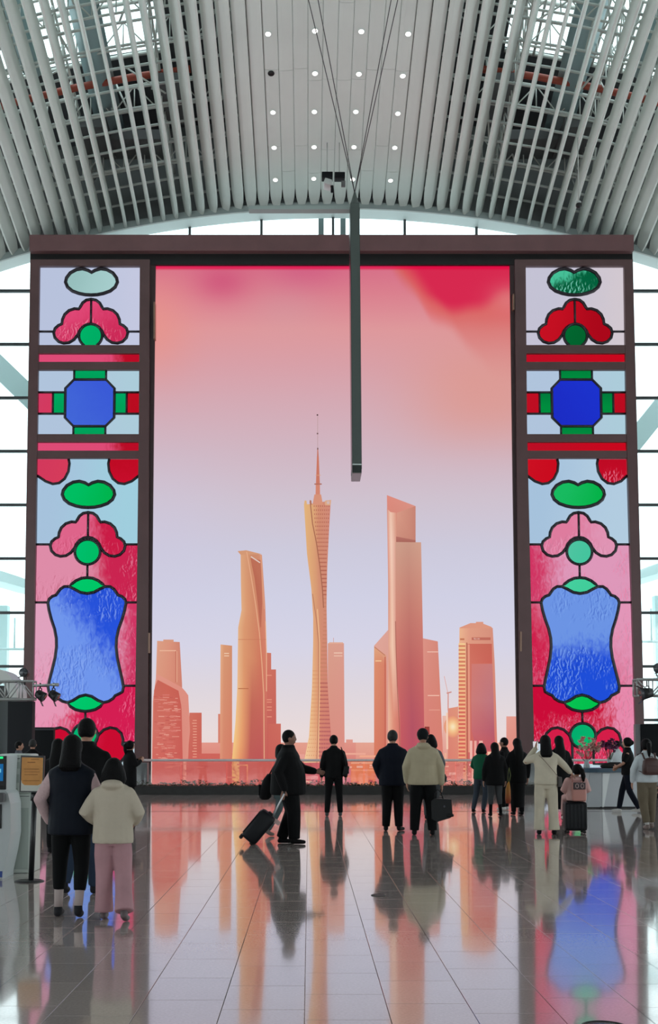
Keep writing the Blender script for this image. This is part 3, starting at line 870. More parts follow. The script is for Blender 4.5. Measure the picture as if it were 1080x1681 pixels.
# ---- the picture on the screen
screen = thing('video_screen', 'huge bright screen showing a pink dusk sky over orange skyscrapers', 'screen', (V(548, YB).x, YS, 0))
m_pic = picture_mat()
def tone(c, layer):
    return c if layer == 0 else tuple(c[i]*0.82+(208, 156, 136)[i]*0.18 for i in range(3))
def grid_part(name, rows, layer=0):
    """rows: list of rows of (x, y, (r,g,b)) in pixels and sRGB"""
    d = 0.004*layer
    n = len(rows[0]); vs = []; cs = []
    for r in rows:
        for x, y, c in r:
            c = tone(c, layer); vs.append(V(x, y, d)); cs.append((lin(c[0]), lin(c[1]), lin(c[2]), 1))
    fs = []
    for i in range(len(rows)-1):
        for j in range(n-1): fs.append((i*n+j, (i+1)*n+j, (i+1)*n+j+1, i*n+j+1))
    b = MB(); b.add(vs, fs)
    off = screen.location
    me = bpy.data.meshes.new(name); me.from_pydata([(v[0]-off[0], v[1]-off[1], v[2]-off[2]) for v in vs], [], fs)
    ca = me.color_attributes.new('Col', 'FLOAT_COLOR', 'POINT')
    ca.data.foreach_set('color', [q for c in cs for q in c])
    me.materials.append(m_pic)
    o = bpy.data.objects.new(name, me); COL.objects.link(o); o.parent = screen
    return o
def cl(a, b, t): return tuple(a[i]+(b[i]-a[i])*t for i in range(3))
def ramp(tab, t):
    if t <= tab[0][0]: return tab[0][1]
    for i in range(len(tab)-1):
        if t <= tab[i+1][0]: return cl(tab[i][1], tab[i+1][1], (t-tab[i][0])/(tab[i+1][0]-tab[i][0]))
    return tab[-1][1]
SKYT = [(437, (214, 112, 136)), (480, (218, 128, 142)), (540, (222, 152, 156)), (600, (216, 160, 168)), (660, (212, 170, 180)), (740, (208, 182, 194)), (820, (207, 194, 207)), (900, (205, 202, 220)), (980, (208, 208, 228)), (1060, (214, 212, 230)), (1130, (222, 214, 222)), (1200, (232, 218, 218)), (1290, (238, 212, 204))]
def gs2(x, y, cx, cy, sx, sy, p=2): return math.exp(-(abs((x-cx)/sx)**p+abs((y-cy)/sy)**p))
def sky(x, y):
    c = ramp(SKYT, y)
    c = cl(c, (232, 148, 140), 0.75*gs2(x, y, 250, 535, 60, 75))
    c = cl(c, (206, 84, 122), 0.75*gs2(x, y, 365, 462, 42, 30))
    c = cl(c, (206, 86, 128), 0.55*gs2(x, y, 500, 440, 60, 34))
    c = cl(c, (196, 172, 176), 0.18*gs2(x, y, 470, 505, 60, 40))
    c = cl(c, (222, 152, 142), 0.75*gs2(x, y, 800, 640, 130, 90, 2.5))
    w = 10*math.sin(x/23.0)+6*math.sin(x/9.0+1)
    # red cloud, upper right: soft lower left edge
    edge = 637 + 0.9*(max(0, y-437)) + w*0.5
    k = smooth(edge-8, edge+26, x)*(1-smooth(470+w*0.3, 610+0.15*(x-640), y))
    c = cl(c, (214, 100, 94), 0.88*k)
    k4 = smooth(655+0.55*(y-437)+w*0.4, 668+0.55*(y-437)+w*0.4, x)*(1-smooth(500, 545, y))
    c = cl(c, (222, 96, 96), 0.5*k4)
    lo = 494+10*math.sin((x-700)/34.0)+w*0.35
    k2 = smooth(650+0.8*(y-437)+w*0.6, 690+0.7*(y-437), x)*(1-smooth(lo-14, lo+16, y))
    c = cl(c, (214, 38, 78), 0.95*k2)
    k3 = gs2(x, y, 838, 492, 34, 26)
    c = cl(c, (222, 120, 124), 0.8*k3)
    c = cl(c, (205, 200, 226), 0.35*gs2(x, y, 255, 870, 120, 120))
    if y < 441: c = cl((225, 0, 60), c, 0.35)
    return c
rows = []
NY, NX = 220, 150
for j in range(NY+1):
    y = 436.5 + (YB-436.5)*j/NY
    xa, xb = E(PLl, y)-0.5, E(PLr, y)+0.5
    rows.append([(xa+(xb-xa)*i/NX, y, sky(xa+(xb-xa)*i/NX, y)) for i in range(NX+1)])
grid_part('sky_picture', rows, 0)
def strip(name, L, R, cols, layer, top=None, n=14):
    """tower between the outlines L and R ([(y, x)...]); cols: [(t across, [(y, rgb)...])...]"""
    y0, y1 = L[0][0], YB
    yr0 = R[0][0]
    rows = []
    for j in range(n+1):
        t = j/n; row = []
        for (a, tab) in cols:
            ya = y0+(yr0-y0)*a
            y = ya+(y1-ya)*t
            xl, xr = interp(L, y0+(y1-y0)*t), interp(R, yr0+(y1-yr0)*t)
            row.append((xl+(xr-xl)*a, y, ramp(tab, y)))
        rows.append(row)
    return grid_part(name, rows, layer)
def quad(name, pts, cols, layer):
    """pts: TL, TR, BR, BL"""
    if isinstance(cols[0], (int, float)): cols = [cols]*4
    return grid_part(name, [[(*pts[0], cols[0]), (*pts[1], cols[1])], [(*pts[3], cols[3]), (*pts[2], cols[2])]], layer)
def multi(name, quads, layer):
    """many small coloured rectangles joined into one part"""
    vs, fs, cs = [], [], []; d = 0.004*layer; off = screen.location
    for pts, c in quads:
        k = len(vs); c = tone(c, layer)
        for x, y in pts:
            vs.append(V(x, y, d)-off); cs += [lin(c[0]), lin(c[1]), lin(c[2]), 1]
        fs.append(tuple(range(k, k+len(pts))))
    me = bpy.data.meshes.new(name); me.from_pydata(vs, [], fs)
    ca = me.color_attributes.new('Col', 'FLOAT_COLOR', 'POINT'); ca.data.foreach_set('color', cs)
    me.materials.append(m_pic); o = bpy.data.objects.new(name, me); COL.objects.link(o); o.parent = screen
    if len(quads) > 12: o['kind'] = 'stuff'
    return o
def rc(x0, x1, y0, y1): return [(x0, y0), (x1, y0), (x1, y1), (x0, y1)]
TP = 'tower_picture'
# distant low band of the city
quad('city_band_picture', rc(250, 848, 1219, 1290), [(226, 146, 132), (236, 176, 156), (220, 130, 118), (206, 92, 84)], 1)
# left group
strip(TP, [(1052, 258), (1200, 253), (1290, 251)], [(1054, 295), (1125, 299), (1290, 302)], [(0, [(1052, (222, 160, 132)), (1290, (220, 130, 110))]), (0.6, [(1052, (218, 144, 120)), (1290, (214, 120, 104))]), (1, [(1052, (206, 128, 108)), (1290, (206, 112, 98))])], 2)
quad('roof_picture', rc(268, 285, 1050, 1055), (216, 150, 122), 2)
multi('window_band_picture', [(rc(262, 289, 1067.5, 1069), (242, 190, 160)), (rc(288, 289.5, 1069, 1120), (190, 100, 84)), (rc(289.5, 291, 1069, 1120), (232, 168, 140))], 3)
strip(TP, [(1106, 257), (1150, 251), (1290, 249)], [(1128, 298), (1140, 309), (1200, 312), (1290, 303)], [(0, [(1106, (226, 150, 134)), (1290, (206, 92, 84))]), (0.7, [(1106, (224, 144, 130)), (1290, (214, 120, 110))]), (1, [(1106, (222, 140, 126)), (1290, (224, 140, 128))])], 4, n=24)
strip('glass_front_picture', [(1116, 259), (1130, 253), (1290, 250)], [(1134, 293), (1160, 298), (1250, 300), (1290, 296)], [(0, [(1116, (196, 92, 78)), (1200, (208, 104, 94)), (1290, (206, 80, 76))]), (0.5, [(1116, (200, 88, 74)), (1200, (206, 100, 90)), (1290, (208, 78, 76))]), (1, [(1134, (196, 84, 74)), (1290, (200, 76, 74))])], 5, n=20)
q = []
for k in range(150):
    y = 1140+random.random()*140; x = 252+random.random()*38; w = 3+random.random()*9
    q.append((rc(x, min(x+w, 297), y, y+0.9+random.random()), random.choice([(220, 128, 116), (228, 146, 132), (190, 80, 76), (214, 112, 104)])))
multi('facade_picture', q, 6)
strip(TP, [(1170, 311), (1290, 308)], [(1170, 331), (1290, 331)], [(0, [(1170, (206, 104, 88)), (1290, (196, 80, 78))]), (1, [(1170, (200, 92, 78)), (1290, (196, 78, 74))])], 3)
q = [(rc(315+random.random()*3, 323, 1182+k*4.6, 1183.4+k*4.6), (238, 160, 138)) for k in range(16)]
multi('window_band_picture', q, 4)
quad('block_picture', rc(331, 400, 1219, 1290), [(230, 150, 138), (228, 146, 134), (204, 86, 80), (204, 86, 80)], 2)
quad('block_picture', rc(310, 420, 1237, 1290), [(204, 88, 82), (206, 90, 82), (206, 84, 76), (196, 72, 72)], 3)
quad('block_picture', rc(358, 362, 1172, 1220), (214, 124, 104), 2)
strip(TP, [(1058, 362), (1290, 361)], [(1060, 381), (1290, 381)], [(0, [(1058, (232, 178, 136)), (1290, (222, 140, 112))]), (0.3, [(1058, (216, 152, 112)), (1290, (214, 122, 100))]), (1, [(1058, (208, 140, 104)), (1290, (212, 112, 92))])], 4)
multi('window_band_picture', [(rc(368, 376, 1072, 1073.4), (246, 214, 184)), (rc(368, 376, 1076, 1077.4), (246, 214, 184))], 5)
# stepped tower behind the curved one
strip(TP, [(1071, 430), (1290, 430)], [(1072, 445), (1290, 446)], [(0, [(1071, (208, 116, 96)), (1290, (190, 74, 74))]), (1, [(1071, (204, 110, 92)), (1290, (190, 74, 74))])], 3)
strip(TP, [(1099, 430), (1290, 430)], [(1099, 453), (1290, 454)], [(0, [(1099, (206, 106, 92)), (1290, (186, 70, 74))]), (1, [(1099, (202, 100, 86)), (1290, (188, 72, 74))])], 4)
strip(TP, [(1188, 440), (1290, 440)], [(1188, 461), (1290, 461)], [(0, [(1188, (200, 92, 82)), (1290, (196, 80, 78))]), (1, [(1188, (204, 98, 86)), (1290, (196, 80, 78))])], 5)
multi('window_band_picture', [(rc(437, 446, y, y+1.4), (236, 150, 124)) for y in (1108, 1148, 1152, 1160, 1165, 1176)], 6)
# tall curved tower
strip(TP, [(905, 395), (960, 395.5), (1002, 396.5), (1030, 391), (1131, 389.5), (1186, 386.5), (1245, 381), (1290, 379)], [(911, 430), (994, 435.5), (1053, 437), (1131, 438), (1290, 439)],
      [(0, [(905, (222, 166, 122)), (1100, (238, 190, 140)), (1220, (250, 208, 132)), (1290, (248, 196, 120))]), (0.22, [(905, (216, 154, 114)), (1100, (222, 150, 104)), (1220, (236, 160, 104)), (1290, (226, 128, 92))]),
       (0.5, [(905, (202, 136, 102)), (1080, (212, 134, 96)), (1160, (190, 92, 78)), (1290, (182, 70, 76))]), (0.8, [(905, (206, 138, 106)), (1080, (206, 112, 86)), (1290, (178, 62, 74))]), (1, [(905, (214, 152, 122)), (1080, (214, 122, 100)), (1290, (192, 76, 76))])], 7, n=40)
quad('crown_picture', [(390, 905), (404, 903.5), (430, 910), (395, 911)], (212, 152, 114), 8)
grid_part('inlay_picture', [[(411, 916, (184, 100, 76)), (428.5, 920, (186, 104, 80))], [(418, 950, (180, 94, 72)), (429.5, 950, (186, 104, 80))], [(423, 990, (178, 92, 72)), (430.5, 990, (182, 98, 76))], [(427, 1030, (188, 100, 80)), (428.5, 1030, (182, 98, 76))]], 8)
def line(name, pts, w, c, layer):
    q = []
    for i in range(len(pts)-1):
        (xa, ya), (xb, yb) = pts[i], pts[i+1]
        l = math.hypot(xb-xa, yb-ya) or 1; nx, ny = -(yb-ya)/l*w/2, (xb-xa)/l*w/2
        q.append(([(xa+nx, ya+ny), (xb+nx, yb+ny), (xb-nx, yb-ny), (xa-nx, ya-ny)], c))
    return multi(name, q, layer)
line('edge_line_picture', [(405, 906), (412, 945), (420, 995), (426, 1040), (430, 1090), (433, 1140), (434, 1290)], 1.6, (232, 172, 134), 9)
line('edge_line_picture', [(428, 912), (431, 960), (434, 1000)], 1.2, (226, 160, 124), 9)
line('edge_line_picture', [(436, 1020), (437.5, 1070), (437.5, 1135)], 1.2, (240, 190, 150), 9)
line('edge_line_picture', [(391, 1050), (437, 1050)], 0.8, (194, 112, 82), 9)
line('edge_line_picture', [(391, 1130.5), (408, 1130.5)], 1.4, (176, 98, 62), 9)
line('edge_line_picture', [(412, 914), (427, 924)], 1.8, (228, 214, 208), 9)
# television tower
ctl = [(829, 499), (911, 504), (966, 511), (1013, 514), (1053, 514), (1131, 512), (1210, 507), (1245, 500), (1290, 494)]
ctr = [(822, 543), (872, 540), (935, 537), (994, 536), (1053, 537), (1131, 538), (1210, 543.5), (1290, 551)]
strip(TP, ctl, ctr, [(0, [(829, (230, 184, 118)), (1000, (226, 168, 120)), (1180, (242, 196, 140)), (1290, (250, 220, 170))]), (0.35, [(829, (222, 168, 116)), (1000, (214, 148, 110)), (1180, (226, 158, 116)), (1290, (244, 196, 150))]),
     (0.55, [(829, (208, 136, 106)), (1000, (208, 138, 108)), (1180, (214, 130, 106)), (1290, (208, 112, 110))]), (1, [(822, (208, 134, 118)), (1000, (206, 134, 112)), (1180, (208, 122, 108)), (1290, (200, 98, 110))])], 7, n=40)
q = []
y = 830
while y < 1286:
    a = interp(ctl, y); c = interp(ctr, y)
    split = 0.32+0.42*smooth(823, 1000, y)-0.3*smooth(1000, 1120, y)
    for k in range(9):
        f = split+0.06+k*(1-split)/8.5
        if f > 0.97: break
        x = a+(c-a)*f
        q.append((rc(x-0.7, x+0.7, y, y+2.2+1.4*smooth(1150, 1290, y)), cl((172, 92, 76), (158, 66, 88), smooth(1000, 1290, y)) if y < 980 or y > 1120 else (196, 124, 98)))
    if y > 1100:
        for k in range(5):
            x = a+(c-a)*(0.06+k*split/5.4); q.append((rc(x-0.6, x+0.6, y, y+1.6), (212, 140, 96)))
    y += 6.6
multi('lattice_picture', q, 8)
line('edge_line_picture', [(509, 823), (513, 860), (519.5, 892), (525, 930), (529, 965), (531, 998)], 1.5, (150, 86, 66), 9)
line('edge_line_picture', [(513, 975), (519, 1015), (523, 1055), (523, 1135), (522, 1190), (520, 1245), (521, 1290)], 1.1, (170, 108, 84), 9)
line('edge_line_picture', [(521, 1000), (524.5, 1055), (524.5, 1135), (523, 1200), (522, 1290)], 1.3, (246, 200, 150), 9)
multi('spire_picture', [([(513, 829), (516, 812), (527, 812), (530, 829)], (214, 144, 118)), ([(518, 812), (518.3, 795), (525, 795), (525.3, 812)], (210, 128, 106)), ([(518.5, 795), (520.2, 750), (523.2, 750), (525, 795)], (200, 112, 92)),
    (rc(516, 528, 794, 796), (160, 90, 76)), (rc(517.5, 526.5, 780, 781), (224, 170, 140)), ([(520.3, 750), (520.8, 737), (522.2, 737), (523, 750)], (190, 108, 90)), (rc(520.6, 522.4, 735.5, 738.5), (70, 50, 52)),
    (rc(521, 521.7, 684, 736), (176, 150, 152)), (rc(520, 522.4, 711, 713.4), (80, 62, 68)), (rc(519.8, 522.2, 680.5, 683), (60, 48, 54))], 9)
multi('spire_picture', [([(499, 829), (500, 822), (503, 822), (504, 829)], (226, 180, 120)), ([(508, 826), (508.5, 821), (511, 822), (512, 830)], (170, 106, 84)), ([(533, 826), (534, 822), (543.5, 821), (542.5, 830), (534, 830)], (220, 170, 132)), ([(536, 823), (541, 822.5), (541, 828), (537, 828)], (205, 192, 200))], 9)
# tower right of it and low block
strip(TP, [(1056, 538), (1290, 538)], [(1056, 564.5), (1290, 566)], [(0, [(1056, (218, 158, 140)), (1290, (216, 130, 122))]), (1, [(1056, (218, 156, 142)), (1290, (220, 132, 124))])], 4)
multi('window_band_picture', [(rc(548, 562, 1071, 1073), (240, 200, 180)), (rc(548, 562, 1076, 1077.5), (240, 200, 180)), (rc(540, 563, 1054.5, 1057), (226, 172, 150)), (rc(547, 547.8, 1047, 1056), (206, 150, 140))], 5)
quad('block_picture', rc(564, 584, 1219, 1290), [(226, 146, 134), (226, 146, 134), (200, 84, 90), (206, 90, 84)], 3)
quad('block_picture', rc(568, 579, 1214, 1220), (226, 150, 138), 3)
# finance tower pair
quad(TP, [(614, 1060), (637, 1034), (637, 1290), (614, 1290)], [(226, 168, 156), (222, 164, 154), (222, 140, 122), (220, 128, 108)], 3)
grid_part(TP, [[(614, 1061, (228, 170, 128)), (634, 1076, (220, 160, 130))], [(614, 1090, (222, 140, 104)), (634, 1092, (214, 120, 96))], [(614, 1290, (216, 106, 86)), (634, 1290, (204, 94, 82))]], 4)
line('edge_line_picture', [(614.5, 1062), (632, 1076)], 1.6, (190, 120, 96), 5)
line('edge_line_picture', [(616, 1085), (626, 1085)], 2, (246, 200, 150), 5)
line('edge_line_picture', [(632, 1078), (632, 1290)], 1.6, (190, 90, 76), 5)
strip(TP, [(1047, 690), (1290, 690)], [(1053, 718.5), (1176, 724.5), (1290, 729)], [(0, [(1047, (224, 150, 138)), (1290, (222, 120, 112))]), (0.3, [(1047, (220, 142, 130)), (1290, (214, 110, 102))]), (1, [(1053, (214, 132, 118)), (1290, (216, 116, 104))])], 4)
multi('window_band_picture', [(rc(701, 719, 1069.5, 1071), (244, 196, 180)), (rc(702, 721, 1141, 1142.6), (246, 196, 178)), (rc(704, 722, 1165, 1166), (238, 168, 150))], 5)
quad('crown_picture', [(635, 813), (682, 831), (682, 890), (636, 890)], [(224, 136, 124), (218, 142, 130), (200, 132, 116), (206, 126, 110)], 6)
quad('crown_picture', [(651, 842), (682, 831), (682, 888), (650, 886)], [(216, 152, 132), (196, 126, 112), (192, 122, 108), (204, 140, 122)], 7)
grid_part('side_light_picture', [[(635, 835, (214, 140, 124)), (641, 841, (244, 206, 184)), (650, 842, (220, 150, 128))], [(636, 890, (220, 144, 126)), (642, 890, (250, 216, 196)), (651, 890, (214, 146, 128))], [(637, 960, (214, 138, 118)), (643, 960, (248, 208, 186)), (652, 960, (206, 130, 116))],
     [(637, 1060, (224, 158, 136)), (644, 1060, (248, 210, 184)), (653, 1060, (206, 122, 110))], [(637, 1180, (240, 190, 160)), (646, 1180, (224, 140, 118)), (658, 1180, (206, 100, 96))], [(637, 1290, (246, 200, 166)), (646, 1290, (220, 126, 108)), (660, 1290, (196, 80, 88))]], 8)
strip(TP, [(890, 649), (1060, 649.5), (1120, 652), (1183, 657), (1290, 658)], [(890.5, 691), (1046, 694), (1226, 696.5), (1290, 698)], [(0, [(890, (204, 158, 138)), (1000, (206, 134, 118)), (1100, (200, 100, 96)), (1200, (194, 78, 90)), (1290, (190, 72, 88))]), (0.5, [(890, (198, 150, 132)), (1000, (192, 116, 106)), (1100, (180, 84, 88)), (1200, (172, 66, 92)), (1290, (176, 64, 84))]), (1, [(890, (208, 160, 140)), (1000, (204, 128, 114)), (1100, (196, 94, 94)), (1200, (188, 76, 92)), (1290, (196, 84, 86))])], 9, n=24)
quad('crown_picture', [(650, 881), (682, 887), (682, 890.5), (650, 890)], [(176, 104, 96), (168, 100, 92), (160, 92, 84), (160, 92, 84)], 10)
line('edge_line_picture', [(649, 1020), (650, 1070), (652, 1130), (655.5, 1190), (657, 1290)], 1.2, (160, 88, 78), 10)
# crane, distant blocks and the low sun
line('crane_picture', [(729, 1110), (735.5, 1140), (736, 1165)], 0.9, (226, 164, 156), 4)
line('crane_picture', [(735.5, 1138), (735.5, 1166)], 1.8, (206, 128, 118), 4)
line('crane_picture', [(733, 1138), (741, 1136)], 2.0, (204, 132, 124), 4)
quad('block_picture', rc(726, 736, 1175, 1290), [(236, 190, 180), (240, 196, 176), (224, 130, 116), (222, 120, 110)], 3)
quad('block_picture', [(735, 1163), (752, 1160), (752, 1290), (735, 1290)], [(222, 138, 118), (226, 146, 120), (222, 120, 104), (218, 112, 100)], 4)
rows = []
for r in (0, 3, 7, 12, 18):
    t = r/18; c = ramp([(0, (255, 244, 206)), (0.2, (255, 232, 180)), (0.5, (250, 196, 132)), (1, (228, 140, 112))], t)
    rows.append([(743+r*0.8*math.cos(k*PI/10), 1193-r*math.sin(k*PI/10), c) for k in range(21)])
grid_part('sun_picture', rows, 5)
line('edge_line_picture', [(733.5, 1170), (734, 1230)], 3, (250, 216, 190), 6)
line('edge_line_picture', [(731, 1236), (731, 1290)], 3, (240, 180, 150), 6)
# far right tower
strip(TP, [(1030, 754), (1130, 752.5), (1290, 752)], [(1031, 808.5), (1093, 812), (1226, 816), (1290, 818)], [(0, [(1030, (240, 186, 146)), (1290, (240, 150, 110))]), (0.3, [(1030, (226, 158, 132)), (1290, (226, 122, 100))]), (1, [(1031, (214, 142, 122)), (1290, (216, 108, 98))])], 7)
multi('crown_picture', [([(755, 1030), (772, 1023), (781, 1023), (781, 1021), (793, 1021), (793, 1024), (806, 1029), (808, 1031.5), (755, 1031.5)], (222, 150, 126))], 8)
quad('facade_picture', [(767, 1057), (807, 1057), (814, 1290), (767, 1290)], [(206, 108, 92), (204, 106, 92), (206, 92, 96), (200, 84, 86)], 8)
grid_part('facade_picture', [[(774, 1090, (206, 116, 110)), (808, 1090, (196, 116, 118))], [(773, 1150, (202, 116, 116)), (810, 1150, (186, 110, 124))], [(774, 1200, (196, 96, 106)), (811, 1200, (176, 80, 104))], [(782, 1232, (186, 74, 90)), (813, 1232, (186, 70, 84))]], 9)
quad('facade_picture', rc(770, 807, 1057, 1089), [(204, 100, 84), (196, 90, 76), (200, 88, 78), (208, 106, 90)], 10)
multi('window_band_picture', [(rc(774, 805, 1046.5, 1051), (186, 98, 84)), (rc(777, 787, 1047.5, 1050), (246, 210, 200)), (rc(755, 762, 1048, 1051), (192, 112, 80))], 10)
q = []
for k in range(33):
    y = 1056+k*6.4
    if y > 1284: break
    q.append((rc(752.5, 763.5, y, y+3.0), cl((250, 214, 150), (244, 166, 120), k/33)))
    q.append((rc(752.5, 763.5, y+3.0, y+6.4), cl((214, 132, 96), (214, 92, 82), k/20 if k < 20 else 1)))
multi('balcony_picture', q, 9)
line('edge_line_picture', [(766, 1055), (766.5, 1290)], 1.6, (160, 84, 64), 10)
line('edge_line_picture', [(769, 1058), (770, 1235)], 3.2, (230, 150, 126), 11)
strip(TP, [(1176, 831), (1290, 831)], [(1176, 850), (1290, 850)], [(0, [(1176, (232, 158, 146)), (1290, (214, 116, 106))]), (1, [(1176, (230, 150, 138)), (1290, (214, 116, 106))])], 2)
# low buildings seen through the railing
q = [(rc(250, 480, 1250, 1290), (202, 82, 78)), (rc(480, 540, 1252, 1290), (206, 84, 96)), (rc(575, 617, 1246, 1290), (236, 118, 80)), (rc(576, 614, 1251, 1254), (246, 170, 140)), (rc(576, 616, 1263, 1266), (246, 150, 110)), (rc(556, 576, 1262, 1290), (216, 110, 130)),
     (rc(615, 700, 1250, 1290), (200, 84, 86)), (rc(700, 760, 1252, 1290), (222, 116, 106)), (rc(722, 727, 1244, 1290), (252, 210, 196)), (rc(737, 748, 1268, 1272), (244, 176, 166)), (rc(770, 850, 1250, 1290), (212, 96, 92)), (rc(770, 785, 1254, 1257), (252, 214, 196)), (rc(774, 779, 1257, 1290), (246, 180, 160)),
     (rc(380, 407, 1255, 1257), (240, 156, 100)), (rc(405, 407, 1257, 1288), (236, 140, 100)), (rc(381, 393, 1250, 1288), (240, 170, 110)), (rc(497, 515, 1262, 1266), (236, 140, 150)), (rc(500, 522, 1274, 1279), (238, 150, 150)), (rc(301, 306, 1250, 1290), (232, 140, 124)), (rc(786, 792, 1216, 1248), (240, 180, 170)), (rc(771, 775, 1216, 1248), (244, 190, 180)), (rc(778, 782, 1216, 1248), (240, 170, 160)), (rc(800, 815, 1234, 1248), (246, 200, 170)),
     (rc(620, 640, 1234, 1237), (206, 70, 60)), (rc(560, 600, 1236, 1239), (240, 170, 150)), (rc(590, 620, 1240, 1243), (246, 170, 140)), (rc(478, 500, 1238, 1247), (232, 160, 150))]
for k in range(70):
    x = 480+random.random()*365; y = 1252+random.random()*36; w = 2+random.random()*9
    q.append((rc(x, min(846, x+w), y, y+1+random.random()*2.5), random.choice([(236, 140, 124), (246, 176, 156), (190, 70, 76), (214, 98, 92), (232, 124, 100)])))
for k in range(40):
    x = 252+random.random()*140; y = 1252+random.random()*36; w = 3+random.random()*12
    q.append((rc(x, x+w, y, y+1+random.random()*1.5), random.choice([(214, 102, 94), (190, 66, 68), (206, 88, 82)])))
for i, (p, c) in enumerate(q[:]): pass
multi('street_picture', q[:27], 12)
multi('street_detail_picture', q[27:], 13)
# ================================================================== PEOPLE
def remesh(mb, name, m, parent, vox=0.012, sm=4, fac=0.6):
    """one continuous skin from overlapping limbs"""
    me = bpy.data.meshes.new(name); me.from_pydata(mb.v, [], mb.f)
    bm = bmesh.new(); bm.from_mesh(me); bmesh.ops.recalc_face_normals(bm, faces=bm.faces[:]); bm.to_mesh(me); bm.free()
    tmp = bpy.data.objects.new('tmp', me); COL.objects.link(tmp)
    r = tmp.modifiers.new('r', 'REMESH'); r.mode = 'VOXEL'; r.voxel_size = vox; r.use_smooth_shade = True
    if sm:
        q = tmp.modifiers.new('s', 'SMOOTH'); q.factor = fac; q.iterations = sm
    dg = bpy.context.evaluated_depsgraph_get(); dg.update()
    out = bpy.data.meshes.new_from_object(tmp.evaluated_get(dg))
    bpy.data.objects.remove(tmp, do_unlink=True); bpy.data.meshes.remove(me)
    out.polygons.foreach_set('use_smooth', [True]*len(out.polygons))
    out.materials.clear(); out.materials.append(m)
    out.name = name
    o = bpy.data.objects.new(name, out); COL.objects.link(o); o.parent = parent
    return o
def rotz(p, a, c=(0, 0)):
    x, y = p[0]-c[0], p[1]-c[1]
    return Vector((c[0]+x*math.cos(a)-y*math.sin(a), c[1]+x*math.sin(a)+y*math.cos(a), p[2]))
m_skin = mat('skin', rgb(178, 132, 110), 0.55)
m_skin_d = mat('skin_tan', rgb(140, 100, 84), 0.6)
m_eye = mat('eye', rgb(24, 18, 16), 0.2)
m_mouth = mat('lips', rgb(140, 74, 70), 0.5)
m_hair = mat('black_hair', rgb(12, 11, 12), 0.6, bump=0.4, bscale=90, spec=0.12)
def cloth(name, c, rough=0.8, bump=0.35, bs=9, noise=0.10):
    return mat(name, rgb(*c), rough, noise=noise, nscale=5, bump=bump, bscale=bs, spec=0.15)
def head_fn(p):
    """unit sphere -> human head looking along +Y"""
    x, y, z = p
    q = Vector((x, y, z))
    if z < -0.1:                      # jaw narrows to the chin
        k = 1-0.34*min(1, (-z-0.1)/0.9); q.x *= k
        if y < 0: q.y *= 1-0.55*min(1, (-z-0.1)/0.7)
    if y > 0.3:
        q.y = y*0.94
        if abs(x) < 0.19 and -0.38 < z < 0.12: q.y += 0.17*(1-abs(x)/0.19)*(1-abs(z+0.22)/0.36 if z < 0.12 else 0)   # nose
        if 0.16 < abs(x) < 0.55 and -0.02 < z < 0.2: q.y -= 0.07                                                     # eye hollows
        if abs(x) < 0.5 and 0.2 < z < 0.36: q.y += 0.03                                                              # brow
        if abs(x) < 0.25 and -0.62 < z < -0.5: q.y += 0.05                                                           # lips
        if abs(x) < 0.3 and z < -0.78: q.y += 0.14                                                                   # chin
    else: q.y = y*1.0
    return q
N_PEOPLE = 0
